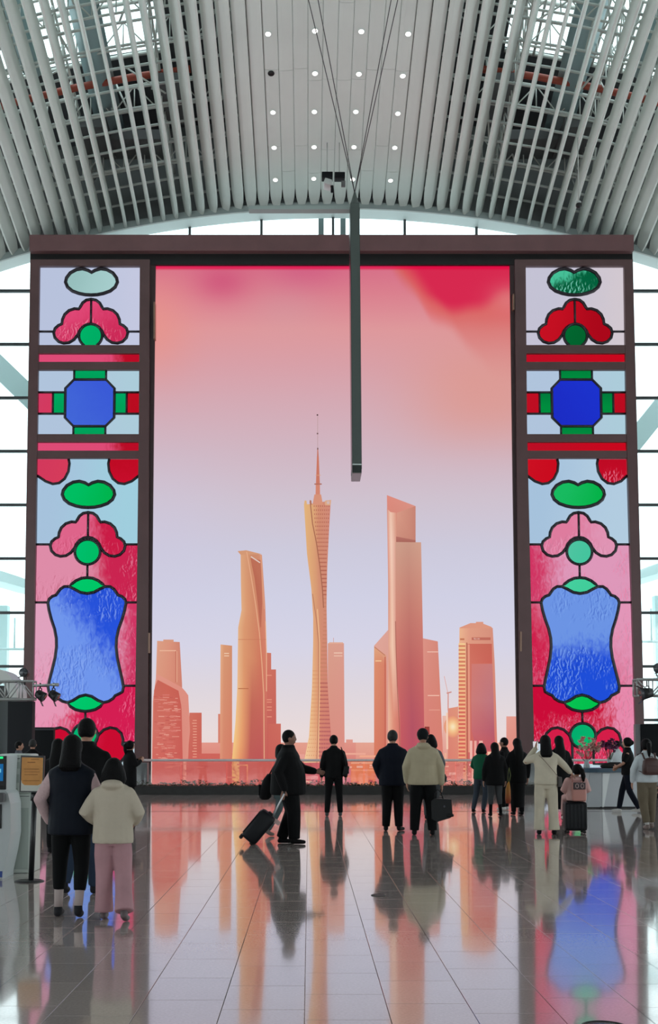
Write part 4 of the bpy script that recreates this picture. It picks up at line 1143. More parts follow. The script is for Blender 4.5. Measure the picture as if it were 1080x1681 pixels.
def person(label, foot, head, rz=0.0, pose=None, top=None, legs=None, shoe=None, hair='short', build=1.0, vox=0.013, Y=None, x=None, group=None,
           hem=0.50, sleeve=None, skin=None, torso_w=1.0, puff=1.0, leg_w=1.0, leg_end=0.045, hood=False, head_yaw=0.0, head_pitch=0.0, lean=(0, 0), skirt=False, hair_mat=None, sock=None, collar=True, hair_len=0.72, arm_w=1.0, female=False, depth=1.0):
    """foot: pixel where the figure stands; head: pixel row of the top of the head"""
    global N_PEOPLE
    N_PEOPLE += 1
    g = fl(foot[0], foot[1]) if Y is None else Vector((at(foot[0], 1300, Y).x, Y, 0))
    Hh = at(foot[0], head, g.y).z
    t = thing('person', label, 'person', (g.x, g.y, 0), math.radians(rz), 'travellers in the hall')
    S = Hh
    P = dict(LA=(-0.055, 0.0, 0.045), RA=(0.055, 0.0, 0.045), LK=(-0.056, 0.012, 0.285), RK=(0.056, 0.012, 0.285),
             LE=(-0.142, -0.012, 0.635), RE=(0.142, -0.012, 0.635), LW=(-0.150, 0.02, 0.492), RW=(0.150, 0.02, 0.492), LH=None, RH=None)
    if pose: P.update(pose)
    lx, ly = lean
    def v(p): return Vector((p[0]*S, p[1]*S, p[2]*S))
    hipz, shz = 0.52, 0.815
    hip = {-1: v((-0.052, 0, hipz)), 1: v((0.052, 0, hipz))}
    def tz(z): return (lx*(z-hipz)/0.3, ly*(z-hipz)/0.3)
    sx, sy = tz(shz)
    shw = (0.100 if female else 0.110)*torso_w
    sh = {-1: v((sx-shw, sy-0.004, shz-0.005)), 1: v((sx+shw, sy-0.004, shz-0.005))}
    K = {-1: v(P['LK']), 1: v(P['RK'])}; A = {-1: v(P['LA']), 1: v(P['RA'])}
    El = {-1: v(P['LE']), 1: v(P['RE'])}; Wr = {-1: v(P['LW']), 1: v(P['RW'])}
    hx, hy = tz(0.90)
    hc = v((hx, hy+0.012, 0.930))
    hr = Vector((0.049*S, 0.060*S, 0.069*S))
    yaw, pit = math.radians(head_yaw), math.radians(head_pitch)
    Rh = Matrix.Rotation(yaw, 3, 'Z') @ Matrix.Rotation(pit, 3, 'X')
    def hp(p): return hc + Rh @ Vector((p[0]*hr.x, p[1]*hr.y, p[2]*hr.z))
    # ---------------- body: one continuous surface
    b = MB()
    def ring(z, w, d, dy=0.0):
        ax, ay = tz(z); return (ax*S, (ay+dy)*S, z*S, w*S, d*S)
    b.loft([ring(0.47, 0.05, 0.04), ring(0.49, 0.085, 0.055), ring(0.53, 0.092, 0.062), ring(0.57, 0.084, 0.055), ring(0.62, 0.074, 0.050), ring(0.68, 0.082, 0.056), ring(0.74, 0.090, 0.062), ring(0.79, 0.092, 0.056), ring(0.825, 0.066, 0.042), ring(0.845, 0.034, 0.034)], 16)
    b.tube([v((sx, sy-0.004, 0.81)), v((hx*0.8, hy*0.8, 0.86)), hc+Vector((0, -0.01*S, -0.03*S))], [0.036*S, 0.030*S, 0.032*S], 12)
    i0 = len(b.v)
    b.ball((0, 0, 0), 1.0, 20, 16, head_fn)
    for i in range(i0, len(b.v)): b.v[i] = tuple(hp(b.v[i]))
    for s in (-1, 1):        # ears
        i0 = len(b.v); b.ball((s*1.0, -0.05, -0.05), (0.10, 0.22, 0.26), 8, 6)
        for i in range(i0, len(b.v)): b.v[i] = tuple(hp(b.v[i]))
        b.capsule([hip[s], L2(hip[s], K[s], 0.5), K[s], L2(K[s], A[s], 0.35), A[s]], [0.052*S, 0.044*S, 0.031*S, 0.028*S, 0.015*S], 12)
        f = Vector((0, 1, 0)); ft = P.get('LF' if s < 0 else 'RF', (0, 0.085, -0.026))
        b.capsule([A[s]+v((0, -0.012, -0.022)), A[s]+v((ft[0]*0.6, ft[1]*0.6, ft[2])), A[s]+v((ft[0]*0.85, ft[1]*0.85, ft[2]))], [0.013*S, 0.013*S, 0.010*S], 10)
        s0 = sh[s]+v((-s*0.006, 0, -0.032))
        b.capsule([s0, L2(s0, El[s], 0.5), El[s], L2(El[s], Wr[s], 0.3), Wr[s]], [0.027*S, 0.025*S, 0.021*S, 0.021*S, 0.0145*S], 10)
        # hand: palm, four unequal bent fingers and a thumb
        d = (Wr[s]-El[s]).normalized(); hd = P['LH' if s < 0 else 'RH']
        if hd: d = Vector(hd).normalized()
        inn = Vector((-s, 0, 0)) - d*(Vector((-s, 0, 0)).dot(d))
        if inn.length < 0.2: inn = Vector((0, 0, -1)) - d*Vector((0, 0, -1)).dot(d)
        inn.normalize(); wd = d.cross(inn)
        if wd.y < 0: wd = -wd            # thumb side forward
        pc = Wr[s]+d*0.028*S
        b.tube([Wr[s], pc, Wr[s]+d*0.055*S], [0.013*S, 0.022*S, 0.021*S], 10, ry=[0.011*S, 0.0115*S, 0.009*S], up=wd)
        for k, ln in enumerate((0.038, 0.046, 0.050, 0.046)):
            o = Wr[s]+d*0.052*S+wd*((k-1.5)*0.0115*S)
            cu = P.get('curl', 0.5)
            p1 = o+(d*0.5+inn*0.14*cu)*ln*S; p2 = p1+(d*0.32+inn*0.34*cu)*ln*S; p3 = p2+(d*0.18+inn*0.42*cu)*ln*S
            b.tube([o-d*0.01*S, p1, p2, p3], [0.0062*S, 0.0058*S, 0.0052*S, 0.0036*S], 6)
        o = Wr[s]+d*0.018*S+wd*0.014*S
        b.tube([o, o+(wd*0.018+d*0.018+inn*0.004)*S, o+(wd*0.022+d*0.040+inn*0.010)*S], [0.0075*S, 0.0068*S, 0.0048*S], 6)
    body = remesh(b, 'body', skin or m_skin, t, 0.0085 if vox < 0.012 else 0.0105, 2, 0.5)
    for s in (-1, 1):
        b = MB(); b.ball((0, 0, 0), 1.0, 8, 6)
        b.v = [tuple(hp((s*0.36+q[0]*0.12, 0.80+q[1]*0.06, 0.07+q[2]*0.065))) for q in b.v]; b.build('eye', m_eye, t)
    b = MB(); b.ball((0, 0, 0), 1.0, 8, 6)
    b.v = [tuple(hp((q[0]*0.22, 0.80+q[1]*0.08, -0.52+q[2]*0.05))) for q in b.v]; b.build('mouth', m_mouth, t)
    # ---------------- trousers
    if legs:
        b = MB(); lw = leg_w
        b.loft([ring(0.46, 0.07*build, 0.055), ring(0.49, 0.098*build, 0.068), ring(0.54, 0.100*build, 0.069), ring(0.60, 0.088*build, 0.060)], 16)
        for s in (-1, 1):
            e = L2(K[s], A[s], min(1.0, (K[s].z/S-leg_end)/max(0.02, (K[s].z-A[s].z)/S)) if A[s].z < K[s].z-0.05*S else 0.97)
            if skirt == 'flare': rr = [0.060, 0.052*lw, 0.044*lw, 0.044*lw, 0.050*lw]
            else: rr = [0.060*build, 0.053*lw, 0.042*lw, 0.039*lw, 0.033*lw]
            b.tube([hip[s]+v((0, 0, 0.01)), L2(hip[s], K[s], 0.5), K[s], L2(K[s], e, 0.5), e], [r*S for r in rr], 14)
        remesh(b, 'trousers', legs, t, vox, 3)
    if skirt and skirt != 'flare':
        b = MB(); b.loft([ring(0.10, 0.085, 0.07), ring(0.25, 0.092, 0.075), ring(0.45, 0.105, 0.075), ring(0.60, 0.085, 0.06)], 18)
        remesh(b, 'coat_skirt', top, t, vox, 3)
    # ---------------- top
    if top:
        b = MB(); w = puff*build
        base = hem
        b.loft([ring(base, 0.110*w, 0.084*w*depth), ring(base+0.03, 0.112*w, 0.088*w*depth), ring(0.60, 0.106*w, 0.084*w*depth), ring(0.66, 0.104*w, 0.078*w*depth), ring(0.73, 0.112*w, 0.080*w), ring(0.775, 0.118*w*torso_w, 0.074*w), ring(0.805, 0.110*w*torso_w, 0.062*w), ring(0.826, 0.080*w*torso_w, 0.052*w), ring(0.848, 0.048*w, 0.045*w), ring(0.872 if collar else 0.850, 0.039*w, 0.041*w)], 20)
        sm_ = sleeve if sleeve is not None else top
        arms = MB()
        for s in (-1, 1):
            aw = 0.5+0.5*puff; aw *= arm_w
            s0 = sh[s]+v((-s*0.004, 0, -0.030)); seg = [s0, L2(s0, El[s], 0.5), El[s], L2(El[s], Wr[s], 0.5), L2(El[s], Wr[s], 0.96)]
            if sleeve == 'short': seg = [s0, L2(s0, El[s], 0.4), L2(s0, El[s], 0.85)]; rr = [0.039, 0.038, 0.036]
            else: rr = [0.037*aw, 0.038*aw, 0.036*aw, 0.032*aw, 0.026*aw]
            tgt = arms if (sleeve is not None and sleeve != 'short') else b
            n_ = len(seg)
            tgt.capsule([seg[0]]+seg[1:], [r*S for r in rr], 12) if sleeve != 'short' else tgt.tube(seg, [r*S for r in rr], 12)
        if hood: b.ball((sx*S, (sy-0.052)*S, 0.838*S), (0.072*S, 0.052*S, 0.034*S), 12, 8)
        remesh(b, 'jacket' if puff > 1.0 or hem < 0.5 else 'shirt', top, t, vox, 3)
        if len(arms.v): remesh(arms, 'sleeves', sm_, t, vox, 3)
    # ---------------- shoes
    ms = shoe or mat('black_shoe', rgb(16, 16, 18), 0.7, spec=0.15)
    for s in (-1, 1):
        ft = P.get('LF' if s < 0 else 'RF', (0, 0.085, -0.026))
        b = MB(); a = A[s]
        b.capsule([a+v((0, -0.016, -0.024)), a+v((ft[0]*0.5, ft[1]*0.5, ft[2]*0.95)), a+v(ft)], [0.022*S, 0.023*S, 0.017*S], 12)
        b.tube([a+v((0, -0.005, 0.012)), a+v((0, -0.004, -0.02))], [0.023*S, 0.025*S], 10)
        b.v = [(q[0], q[1], max(q[2], 0.002)) for q in b.v]
        remesh(b, 'shoe', ms, t, max(0.009, vox*0.8), 2)
        if sock:
            b = MB(); b.tube([L2(A[s], K[s], 0.0), L2(A[s], K[s], min(1, (leg_end+0.03-0.045)/0.24))], [0.0225*S, 0.027*S], 10); b.build('sock', sock, t)
    # ---------------- hair
    mh = hair_mat or m_hair
    if hair:
        b = MB()
        def hb(c, r, n=14, m=10):
            i0 = len(b.v); b.ball(c, r, n, m)
            for i in range(i0, len(b.v)): b.v[i] = tuple(hp(b.v[i]))
        hb((0, -0.16, 0.20), (1.10, 1.02, 0.92))
        if hair == 'cap':
            hb((0, -0.10, 0.30), (1.16, 1.08, 0.90)); i0 = len(b.v); b.ball((0, 0.85, 0.35), (0.75, 0.55, 0.10), 12, 6)
            for i in range(i0, len(b.v)): b.v[i] = tuple(hp(b.v[i]))
        elif hair == 'short': hb((0, -0.30, -0.12), (1.0, 0.80, 0.55))
        elif hair in ('bob', 'long', 'ponytail', 'tied'):
            hb((0, -0.22, 0.12), (1.2, 1.08, 1.0))
            if hair == 'bob': 
                i0 = len(b.v); b.loft([(0, -0.25, -1.30, 1.45, 0.85), (0, -0.25, -0.9, 1.70, 1.05), (0, -0.22, -0.2, 1.52, 1.1), (0, -0.2, 0.4, 1.18, 1.0)], 16)
                for i in range(i0, len(b.v)): b.v[i] = tuple(hp(b.v[i]))
            if hair == 'long':
                bot = hair_len
                b.loft([(sx*S, (sy-0.062)*S, bot*S, 0.045*S, 0.018*S), (sx*S, (sy-0.070)*S, (bot+0.03)*S, 0.062*S, 0.028*S), (hx*S, (hy-0.062)*S, 0.82*S, 0.064*S, 0.032*S), (hx*S, (hy-0.035)*S, 0.88*S, 0.058*S, 0.045*S), (hx*S, (hy-0.01)*S, 0.94*S, 0.054*S, 0.052*S)], 14)
            if hair == 'ponytail':
                b.tube([hp((0, -1.0, 0.4)), hp((0, -1.45, 0.2)), hp((0.1, -1.4, -0.8)), hp((0.15, -1.25, -1.9))], [0.018*S, 0.022*S, 0.026*S, 0.010*S], 10)
            if hair == 'tied': hb((0, -1.15, 0.05), (0.5, 0.45, 0.5))
        remesh(b, 'hair' if hair != 'cap' else 'knit_cap', mh, t, max(0.009, vox*0.9), 2)
    return t, S
BLK = cloth('black_cloth', (13, 13, 15), bump=0.25); NVY = cloth('navy_cloth', (16, 20, 32)); BLKP = cloth('black_trouser', (9, 10, 12), bump=0.2)
JNS = cloth('blue_denim', (44, 56, 74)); JNSG = cloth('grey_blue_denim', (58, 66, 76)); CRM = cloth('cream_down', (176, 164, 138), 0.75, 0.6, 7, 0.05); CRM2 = cloth('cream_jacket', (190, 178, 160), 0.8, 0.5, 8, 0.04)
PNK = cloth('pink_trouser', (180, 138, 144), 0.85, 0.3); PKS = cloth('pale_pink_knit', (196, 168, 168), 0.9, 0.5, 40); NVV = cloth('navy_quilt', (13, 19, 30), 0.65, 0.8, 6)
CRS = cloth('cream_suit', (198, 188, 168), 0.8, 0.2); GRNC = cloth('green_coat', (22, 84, 60)); GRYT = cloth('grey_trouser', (66, 68, 70)); GRYJ = cloth('slate_jacket', (78, 90, 92)); KHK = cloth('khaki_trouser', (108, 98, 82))
WHT = cloth('white_shirt', (196, 204, 208), 0.8, 0.2); GRC = cloth('grey_scarf', (96, 96, 100)); PKJ = cloth('pink_jacket', (208, 168, 164))
W_SH = mat('white_shoe', rgb(198, 196, 192), 0.5); SOCK = mat('pale_sock', rgb(176, 160, 156), 0.9)
m_greyhair = mat('dark_grey_hair', rgb(22, 21, 21), 0.7, bump=0.4, bscale=80)

# ---- foreground pair walking away, arm in arm
A_, SA = person('woman in navy padded vest with pale pink sleeves and cropped black trousers, walking away', (115, 1506), 1207, 0,
    dict(LA=(-0.072, 0.03, 0.045), RA=(0.055, -0.05, 0.062), LK=(-0.066, 0.03, 0.285), RK=(0.060, 0.0, 0.285), RF=(0.0, 0.075, -0.040), LE=(-0.172, -0.02, 0.645), LW=(-0.135, 0.07, 0.52), RE=(0.160, 0.0, 0.635), RW=(0.165, 0.09, 0.545)),
    top=NVV, legs=BLKP, sleeve=PKS, hair='long', hair_len=0.80, hem=0.455, puff=1.13, build=1.03, vox=0.0105, leg_w=1.0, leg_end=0.15, sock=SOCK, female=True, shoe=mat('dark_trainer', rgb(34, 34, 38), 0.7, spec=0.2), arm_w=0.95)
B_, SB = person('girl with a black bob, cream hooded jacket and wide pink trousers, walking away', (184, 1510), 1245, 0,
    dict(LA=(-0.056, 0.03, 0.045), RA=(0.090, -0.10, 0.066), LK=(-0.058, 0.03, 0.28), RK=(0.066, 0.01, 0.285), RF=(0.012, 0.06, -0.048), LE=(-0.172, -0.015, 0.665), LW=(-0.120, 0.085, 0.60), RE=(0.158, 0.0, 0.66), RW=(0.120, 0.09, 0.60)),
    top=CRM2, legs=PNK, hair='bob', hem=0.475, puff=1.16, hood=True, vox=0.0105, leg_w=1.22, skirt='flare', leg_end=0.035, female=True, shoe=mat('grey_pink_shoe', rgb(92, 78, 80), 0.5), arm_w=1.1)
C_, SC_ = person('tall man in a black coat and jeans just ahead of the padded-vest woman', (139, 1468), 1180, -4,
    dict(LA=(-0.105, -0.05, 0.07), RA=(0.045, 0.04, 0.045), LK=(-0.075, 0.0, 0.285), LF=(0.0, 0.07, -0.045), LE=(-0.150, 0.02, 0.64), RE=(0.150, 0.02, 0.64)),
    top=BLK, legs=JNS, hair='short', hem=0.47, puff=1.12, vox=0.013, leg_w=1.05, shoe=mat('dark_trainer'))
person('long-haired woman in dark clothes largely hidden behind the woman in the padded vest', (93, 1400), 1213, 0, top=BLK, legs=BLKP, hair='long', hem=0.45, puff=1.05, vox=0.016, female=True, hair_len=0.70)
person('person in a black coat and white trainers beside the left edge of the railing', (212, 1334), 1216, -60, dict(RA=(0.055, 0.06, 0.045), LA=(-0.05, -0.06, 0.05), RE=(0.13, 0.05, 0.66), RW=(0.08, 0.13, 0.72), LE=(-0.13, 0.05, 0.66), LW=(-0.05, 0.14, 0.73)),
    top=BLK, legs=BLKP, hair='ponytail', hem=0.36, puff=1.12, vox=0.016, female=True, shoe=W_SH)
person('man with pale temples looking right behind the grey kiosk', (29, 1330), 1217, -80, top=cloth('grey_check', (96, 98, 104)), legs=BLKP, hair='short', vox=0.016, hem=0.48, puff=1.05)
person('man with cropped hair in a dark jacket behind the kiosk, seen from behind', (52, 1334), 1214, 8, top=BLK, legs=BLKP, hair='short', vox=0.016, hem=0.46, puff=1.1, hair_mat=m_greyhair)

# ---- travellers in the middle
G_, SG = person('heavy-set man in a black coat walking right and pulling a dark suitcase', (473, 1385), 1199, -90,
    dict(RA=(0.050, 0.055, 0.045), LA=(-0.050, -0.06, 0.045), RK=(0.055, 0.05, 0.285), LK=(-0.05, 0.03, 0.28), RE=(0.150, -0.085, 0.635), RW=(0.165, -0.03, 0.485), LE=(-0.130, 0.13, 0.655), LW=(-0.10, 0.235, 0.635), RH=(0, -0.25, -1)),
    top=BLK, legs=BLKP, hair='short', hem=0.43, puff=1.26, build=1.08, depth=1.35, vox=0.0125, leg_w=1.5, skin=m_skin_d, arm_w=1.05)
person('walker in a slate grey coat half hidden behind the man with the suitcase', (463, 1372), 1222, -90,
    dict(RA=(0.050, -0.15, 0.075), LA=(-0.050, 0.10, 0.045), RK=(0.055, -0.035, 0.29), LK=(-0.05, 0.08, 0.29), RF=(0, 0.055, -0.055)),
    top=GRYJ, legs=GRYJ, hair='bob', hem=0.40, puff=1.1, vox=0.016, female=True, shoe=mat('taupe_shoe', rgb(120, 104, 98), 0.6), lean=(0, -0.01))
I_, SI = person('slim man in a black suit standing alone between the suitcase man and the navy jacket', (548, 1340), 1207, 4, dict(LA=(-0.085, 0, 0.045), RA=(0.080, 0, 0.045), LK=(-0.068, 0.01, 0.285), RK=(0.068, 0.01, 0.285)),
    top=BLK, legs=BLKP, hair='short', hem=0.47, puff=1.02, vox=0.014, shoe=mat('white_sole_shoe', rgb(54, 52, 54), 0.6))
J_, SJ = person('broad man in a navy jacket and dark trousers standing left of the man in cream', (645, 1364), 1199, 0,
    dict(LA=(-0.07, 0, 0.045), RA=(0.058, -0.01, 0.045), LE=(-0.170, -0.01, 0.655), LW=(-0.125, 0.03, 0.53), RE=(0.165, -0.01, 0.655), RW=(0.125, 0.03, 0.53), RF=(0.05, 0.07, -0.026)),
    top=NVY, legs=BLKP, hair='short', hem=0.45, puff=1.20, build=1.05, vox=0.014, leg_w=1.18, hair_mat=m_greyhair)
K_, SK = person('man in a cream down jacket and dark knit cap holding a black tote bag', (695, 1371), 1197, 0,
    dict(LA=(-0.085, 0, 0.045), RA=(0.085, -0.01, 0.045), LK=(-0.070, 0.01, 0.285), RK=(0.075, 0.01, 0.285), RE=(0.165, -0.01, 0.64), RW=(0.175, 0.0, 0.485), LE=(-0.160, 0.0, 0.64), LW=(-0.15, 0.04, 0.50)),
    top=CRM, legs=BLKP, hair='cap', hem=0.475, puff=1.27, build=1.0, vox=0.0125, leg_w=1.3, hood=True, hair_mat=cloth('dark_knit', (20, 23, 26)))
L_, SL = person('woman with a grey scarf holding a phone up behind the cream down jacket', (708, 1345), 1206, -20,
    dict(LE=(-0.12, 0.08, 0.74), LW=(-0.06, 0.13, 0.90), LH=(0.1, 0.1, 1), RE=(0.13, 0.05, 0.66), RW=(0.11, 0.12, 0.60)), top=GRC, legs=GRYT, hair='bob', hem=0.42, puff=1.05, vox=0.016, female=True)
M_, SM = person('person in a green coat and jeans at the left of the black-clad group', (791, 1334), 1220, -25, dict(LA=(-0.13, 0.0, 0.045), LK=(-0.085, 0.02, 0.285), RA=(0.02, 0, 0.045), LE=(-0.15, 0.05, 0.67), LW=(-0.08, 0.12, 0.60)), top=GRNC, legs=JNSG, hair='bob', hem=0.48, puff=1.1, vox=0.016, female=True)
N_, SN = person('long-haired woman in a black coat with grey trousers and black boots', (813, 1340), 1219, 5, dict(LA=(-0.065, 0, 0.045), RA=(0.075, 0, 0.045)), top=BLK, legs=GRYT, hair='long', hem=0.42, puff=1.2, vox=0.014, female=True, hair_len=0.66, leg_end=0.16, sock=BLKP)
O_, SO = person('young man in black facing left between two long-haired women', (829, 1330), 1211, 60, dict(RE=(0.14, 0.06, 0.66), RW=(0.07, 0.14, 0.62)), top=BLK, legs=BLKP, hair='short', hem=0.47, puff=1.05, vox=0.014, skin=m_skin_d, shoe=W_SH)
P_, SP = person('woman in a long black coat with waist-long hair, right of the young man in black', (850, 1338), 1212, 10, dict(LE=(-0.14, 0.04, 0.66), LW=(-0.14, 0.10, 0.56), RE=(0.15, 0.0, 0.655)), top=BLK, legs=BLKP, hair='long', hem=0.42, puff=1.12, vox=0.014, female=True, hair_len=0.62, skirt='coat')
Q_, SQ = person('long-haired woman in a cream suit raising a phone, beside the seated child', (897, 1370), 1207, -3,
    dict(LA=(-0.072, 0, 0.045), RA=(0.078, 0.0, 0.045), LK=(-0.066, 0.01, 0.285), RK=(0.070, 0.01, 0.285), LE=(-0.190, 0.03, 0.730), LW=(-0.085, 0.10, 0.865), LH=(0.2, 0.2, 1), RE=(0.185, 0.03, 0.70), RW=(0.255, 0.07, 0.625), RH=(0.6, 0.3, -0.5)),
    top=CRS, legs=CRS, hair='long', hem=0.50, puff=1.06, vox=0.0125, female=True, hair_len=0.775, leg_w=1.15, skirt='flare', leg_end=0.04)
R_, SR = person('long-haired woman in black mostly hidden behind the woman in the cream suit', (919, 1342), 1208, 5, top=BLK, legs=BLKP, hair='long', hem=0.42, puff=1.1, vox=0.016, female=True, hair_len=0.66, skirt='coat')
# ---- right edge
T_, ST = person('person in a black short-sleeved shirt walking left past the counter', (1032, 1334), 1211, 70,
    dict(RA=(0.05, 0.13, 0.047), LA=(-0.05, -0.14, 0.06), RK=(0.055, 0.085, 0.29), LK=(-0.05, -0.02, 0.285), LE=(-0.13, 0.05, 0.655), LW=(-0.06, 0.13, 0.62), RE=(0.13, 0.06, 0.655), RW=(0.06, 0.14, 0.60)),
    top=BLK, legs=NVY, hair='tied', hem=0.50, puff=1.02, vox=0.014, sleeve='short', shoe=W_SH)
U_, SU = person('woman with a ponytail, white shirt, khaki trousers and brown backpack at the right edge', (1063, 1362), 1213, 6,
    dict(LA=(-0.015, -0.03, 0.05), RA=(0.07, 0.06, 0.06), LK=(-0.045, 0.0, 0.285), LE=(-0.155, -0.01, 0.66), LW=(-0.15, 0.04, 0.53)), top=WHT, legs=KHK, hair='ponytail', hem=0.52, puff=1.06, vox=0.0125, female=True, leg_w=1.15, leg_end=0.08, sock=W_SH, shoe=mat('taupe_shoe'))
person('person in a white top half hidden behind the person in the black shirt', (1014, 1318), 1216, 40, dict(LE=(-0.13, 0.05, 0.66), LW=(-0.05, 0.13, 0.70)), top=WHT, legs=BLKP, hair='short', hem=0.50, puff=1.02, vox=0.016)

# ---- child riding on the suitcase
def local(o, p):
    return o.location + Matrix.Rotation(o.rotation_euler.z, 3, 'Z') @ Vector(p)
sc_loc = fl(944, 1368)
def child():
    k = ppm(sc_loc.y)
    seat = 0.55
    Hs = at(944, 1255, sc_loc.y).z
    t = thing('person', 'small child with a black ponytail in a pink jacket sitting on the upright black suitcase', 'person', (sc_loc.x+0.03, sc_loc.y, 0), 0, 'travellers in the hall')
    S = 1.02
    b = MB(); z0 = seat
    top = Hs
    hc = Vector((0.02, 0.0, top-0.105))
    sh = top-0.25
    b.loft([(0, 0, z0+0.02, 0.13, 0.10), (0, 0, z0+0.10, 0.135, 0.10), (0, 0, (z0+sh)/2, 0.115, 0.085), (0, 0, sh-0.04, 0.12, 0.08), (0, 0, sh+0.02, 0.06, 0.05)], 14)
    b.tube([(0, 0, sh), hc], [0.042, 0.045], 10)
    i0 = len(b.v); b.ball((0, 0, 0), 1.0, 18, 14, head_fn)
    for i in range(i0, len(b.v)): b.v[i] = (hc.x+b.v[i][0]*0.078, hc.y+b.v[i][1]*0.092, hc.z+b.v[i][2]*0.10)
    for s in (-1, 1):
        b.capsule([(s*0.075, 0.0, z0+0.07), (s*0.15, 0.22, z0+0.05), (s*0.16, 0.26, z0-0.18), (s*0.16, 0.28, z0-0.26)], [0.06, 0.05, 0.035, 0.028], 10)
        b.capsule([(s*0.125, 0, sh-0.02), (s*0.19, 0.03, sh-0.17), (s*0.10, 0.16, sh-0.25)], [0.042, 0.034, 0.024], 10)
        for q in range(4): b.tube([(s*0.10, 0.16+0.0, sh-0.25), (s*0.075, 0.20+0.002*q, sh-0.26-0.012*(q-1.5)), (s*0.055, 0.215, sh-0.27-0.012*(q-1.5))], [0.011, 0.008, 0.006], 6)
        b.tube([(s*0.10, 0.16, sh-0.24), (s*0.085, 0.19, sh-0.22)], [0.01, 0.007], 6)
    remesh(b, 'body', m_skin, t, 0.010, 2)
    b = MB()
    b.loft([(0, 0, z0+0.01, 0.17, 0.13), (0, 0, z0+0.10, 0.18, 0.135), (0, 0, (z0+sh)/2, 0.165, 0.12), (0, 0, sh-0.05, 0.16, 0.105), (0, 0, sh+0.02, 0.085, 0.07), (0, 0, sh+0.05, 0.06, 0.055)], 16)
    for s in (-1, 1): b.capsule([(s*0.145, 0, sh-0.03), (s*0.215, 0.03, sh-0.19), (s*0.13, 0.14, sh-0.25)], [0.062, 0.056, 0.042], 10)
    b.ball((0, -0.08, sh), (0.10, 0.06, 0.05)); remesh(b, 'jacket', PKJ, t, 0.012, 3)
    b = MB()
    for s in (-1, 1): b.tube([(s*0.06, -0.02, z0+0.09), (s*0.155, 0.22, z0+0.055), (s*0.165, 0.265, z0-0.15), (s*0.165, 0.28, z0-0.24)], [0.075, 0.062, 0.05, 0.042], 10)
    remesh(b, 'trousers', PKJ, t, 0.012, 3)
    for s in (-1, 1):
        b = MB(); b.capsule([(s*0.16, 0.26, z0-0.29), (s*0.165, 0.35, z0-0.30)], [0.034, 0.028], 10); b.build('shoe', W_SH, t)
        b = MB(); b.ball((hc.x+s*0.028, hc.y+0.074, hc.z+0.008), (0.010, 0.006, 0.007), 8, 6); b.build('eye', m_eye, t)
    b = MB(); b.ball((hc.x, hc.y+0.074, hc.z-0.052), (0.016, 0.006, 0.005), 8, 6); b.build('mouth', m_mouth, t)
    b = MB(); b.ball((hc.x, hc.y-0.02, hc.z+0.02), (0.094, 0.102, 0.10), 14, 10)
    b.tube([(hc.x+0.01, hc.y-0.10, hc.z+0.05), (hc.x+0.05, hc.y-0.15, hc.z+0.01), (hc.x+0.07, hc.y-0.15, hc.z-0.10), (hc.x+0.075, hc.y-0.14, hc.z-0.19)], [0.03, 0.04, 0.042, 0.015], 10)
    remesh(b, 'hair', m_hair, t, 0.011, 2)
    return t, sh
CH, CSH = child()
# ================================================================== BAGS, CASES, PHONES
m_case = mat('black_case', rgb(8, 11, 17), 0.5, spec=0.3, bump=0.15, bscale=30)
m_rub = mat('wheel_rubber', rgb(16, 16, 16), 0.6)
m_alu = mat('pale_aluminium', rgb(206, 206, 208), 0.3, 0.3)
def suitcase(label, loc, w, d, h, rz=0, tilt=0, handle=0.45, group=None):
    """upright shell: w across, d deep, h tall; tilt leans the case about its lower edge"""
    t = thing('suitcase', label, 'suitcase', loc, math.radians(rz)); t.rotation_euler = (0, tilt, math.radians(rz))
    b = MB(); b.bbox((0, 0, 0.05+h/2), (w, d, h), 0.045); SHL = b.build('shell', m_case, t)
    b = MB()
    for k in range(6): b.bbox((-w/2+w*(k+0.5)/6, -d/2-0.003, 0.05+h/2), (w/14, 0.012, h*0.8), 0.004)
    under(b.build('ribs', m_case, t), SHL)
    for sx in (-1, 1):
        for sy in (-1, 1):
            b = MB(); c = Vector((sx*(w/2-0.05), sy*(d/2-0.04), 0.028)); b.tube([c+Vector((0, -0.012, 0)), c+Vector((0, 0.012, 0))], 0.027, 12)
            b.box(c+Vector((0, 0, 0.02)), (0.03, 0.04, 0.03)); b.build('wheel', m_rub, t)
    b = MB()
    for sx in (-1, 1): b.tube([(sx*w*0.27, d/2-0.03, 0.05+h-0.03), (sx*w*0.27, d/2-0.03, 0.05+h+handle)], 0.011, 8)
    b.build('handle_rods', m_alu, t)
    b = MB(); b.bbox((0, d/2-0.03, 0.05+h+handle), (w*0.62, 0.035, 0.04), 0.01); b.build('handle_grip', m_rub, t)
    b = MB(); b.tube([(-0.06, 0, 0.05+h), (-0.055, 0, 0.05+h+0.025), (0.055, 0, 0.05+h+0.025), (0.06, 0, 0.05+h)], 0.009, 6); b.build('carry_handle', m_rub, t)
    return t
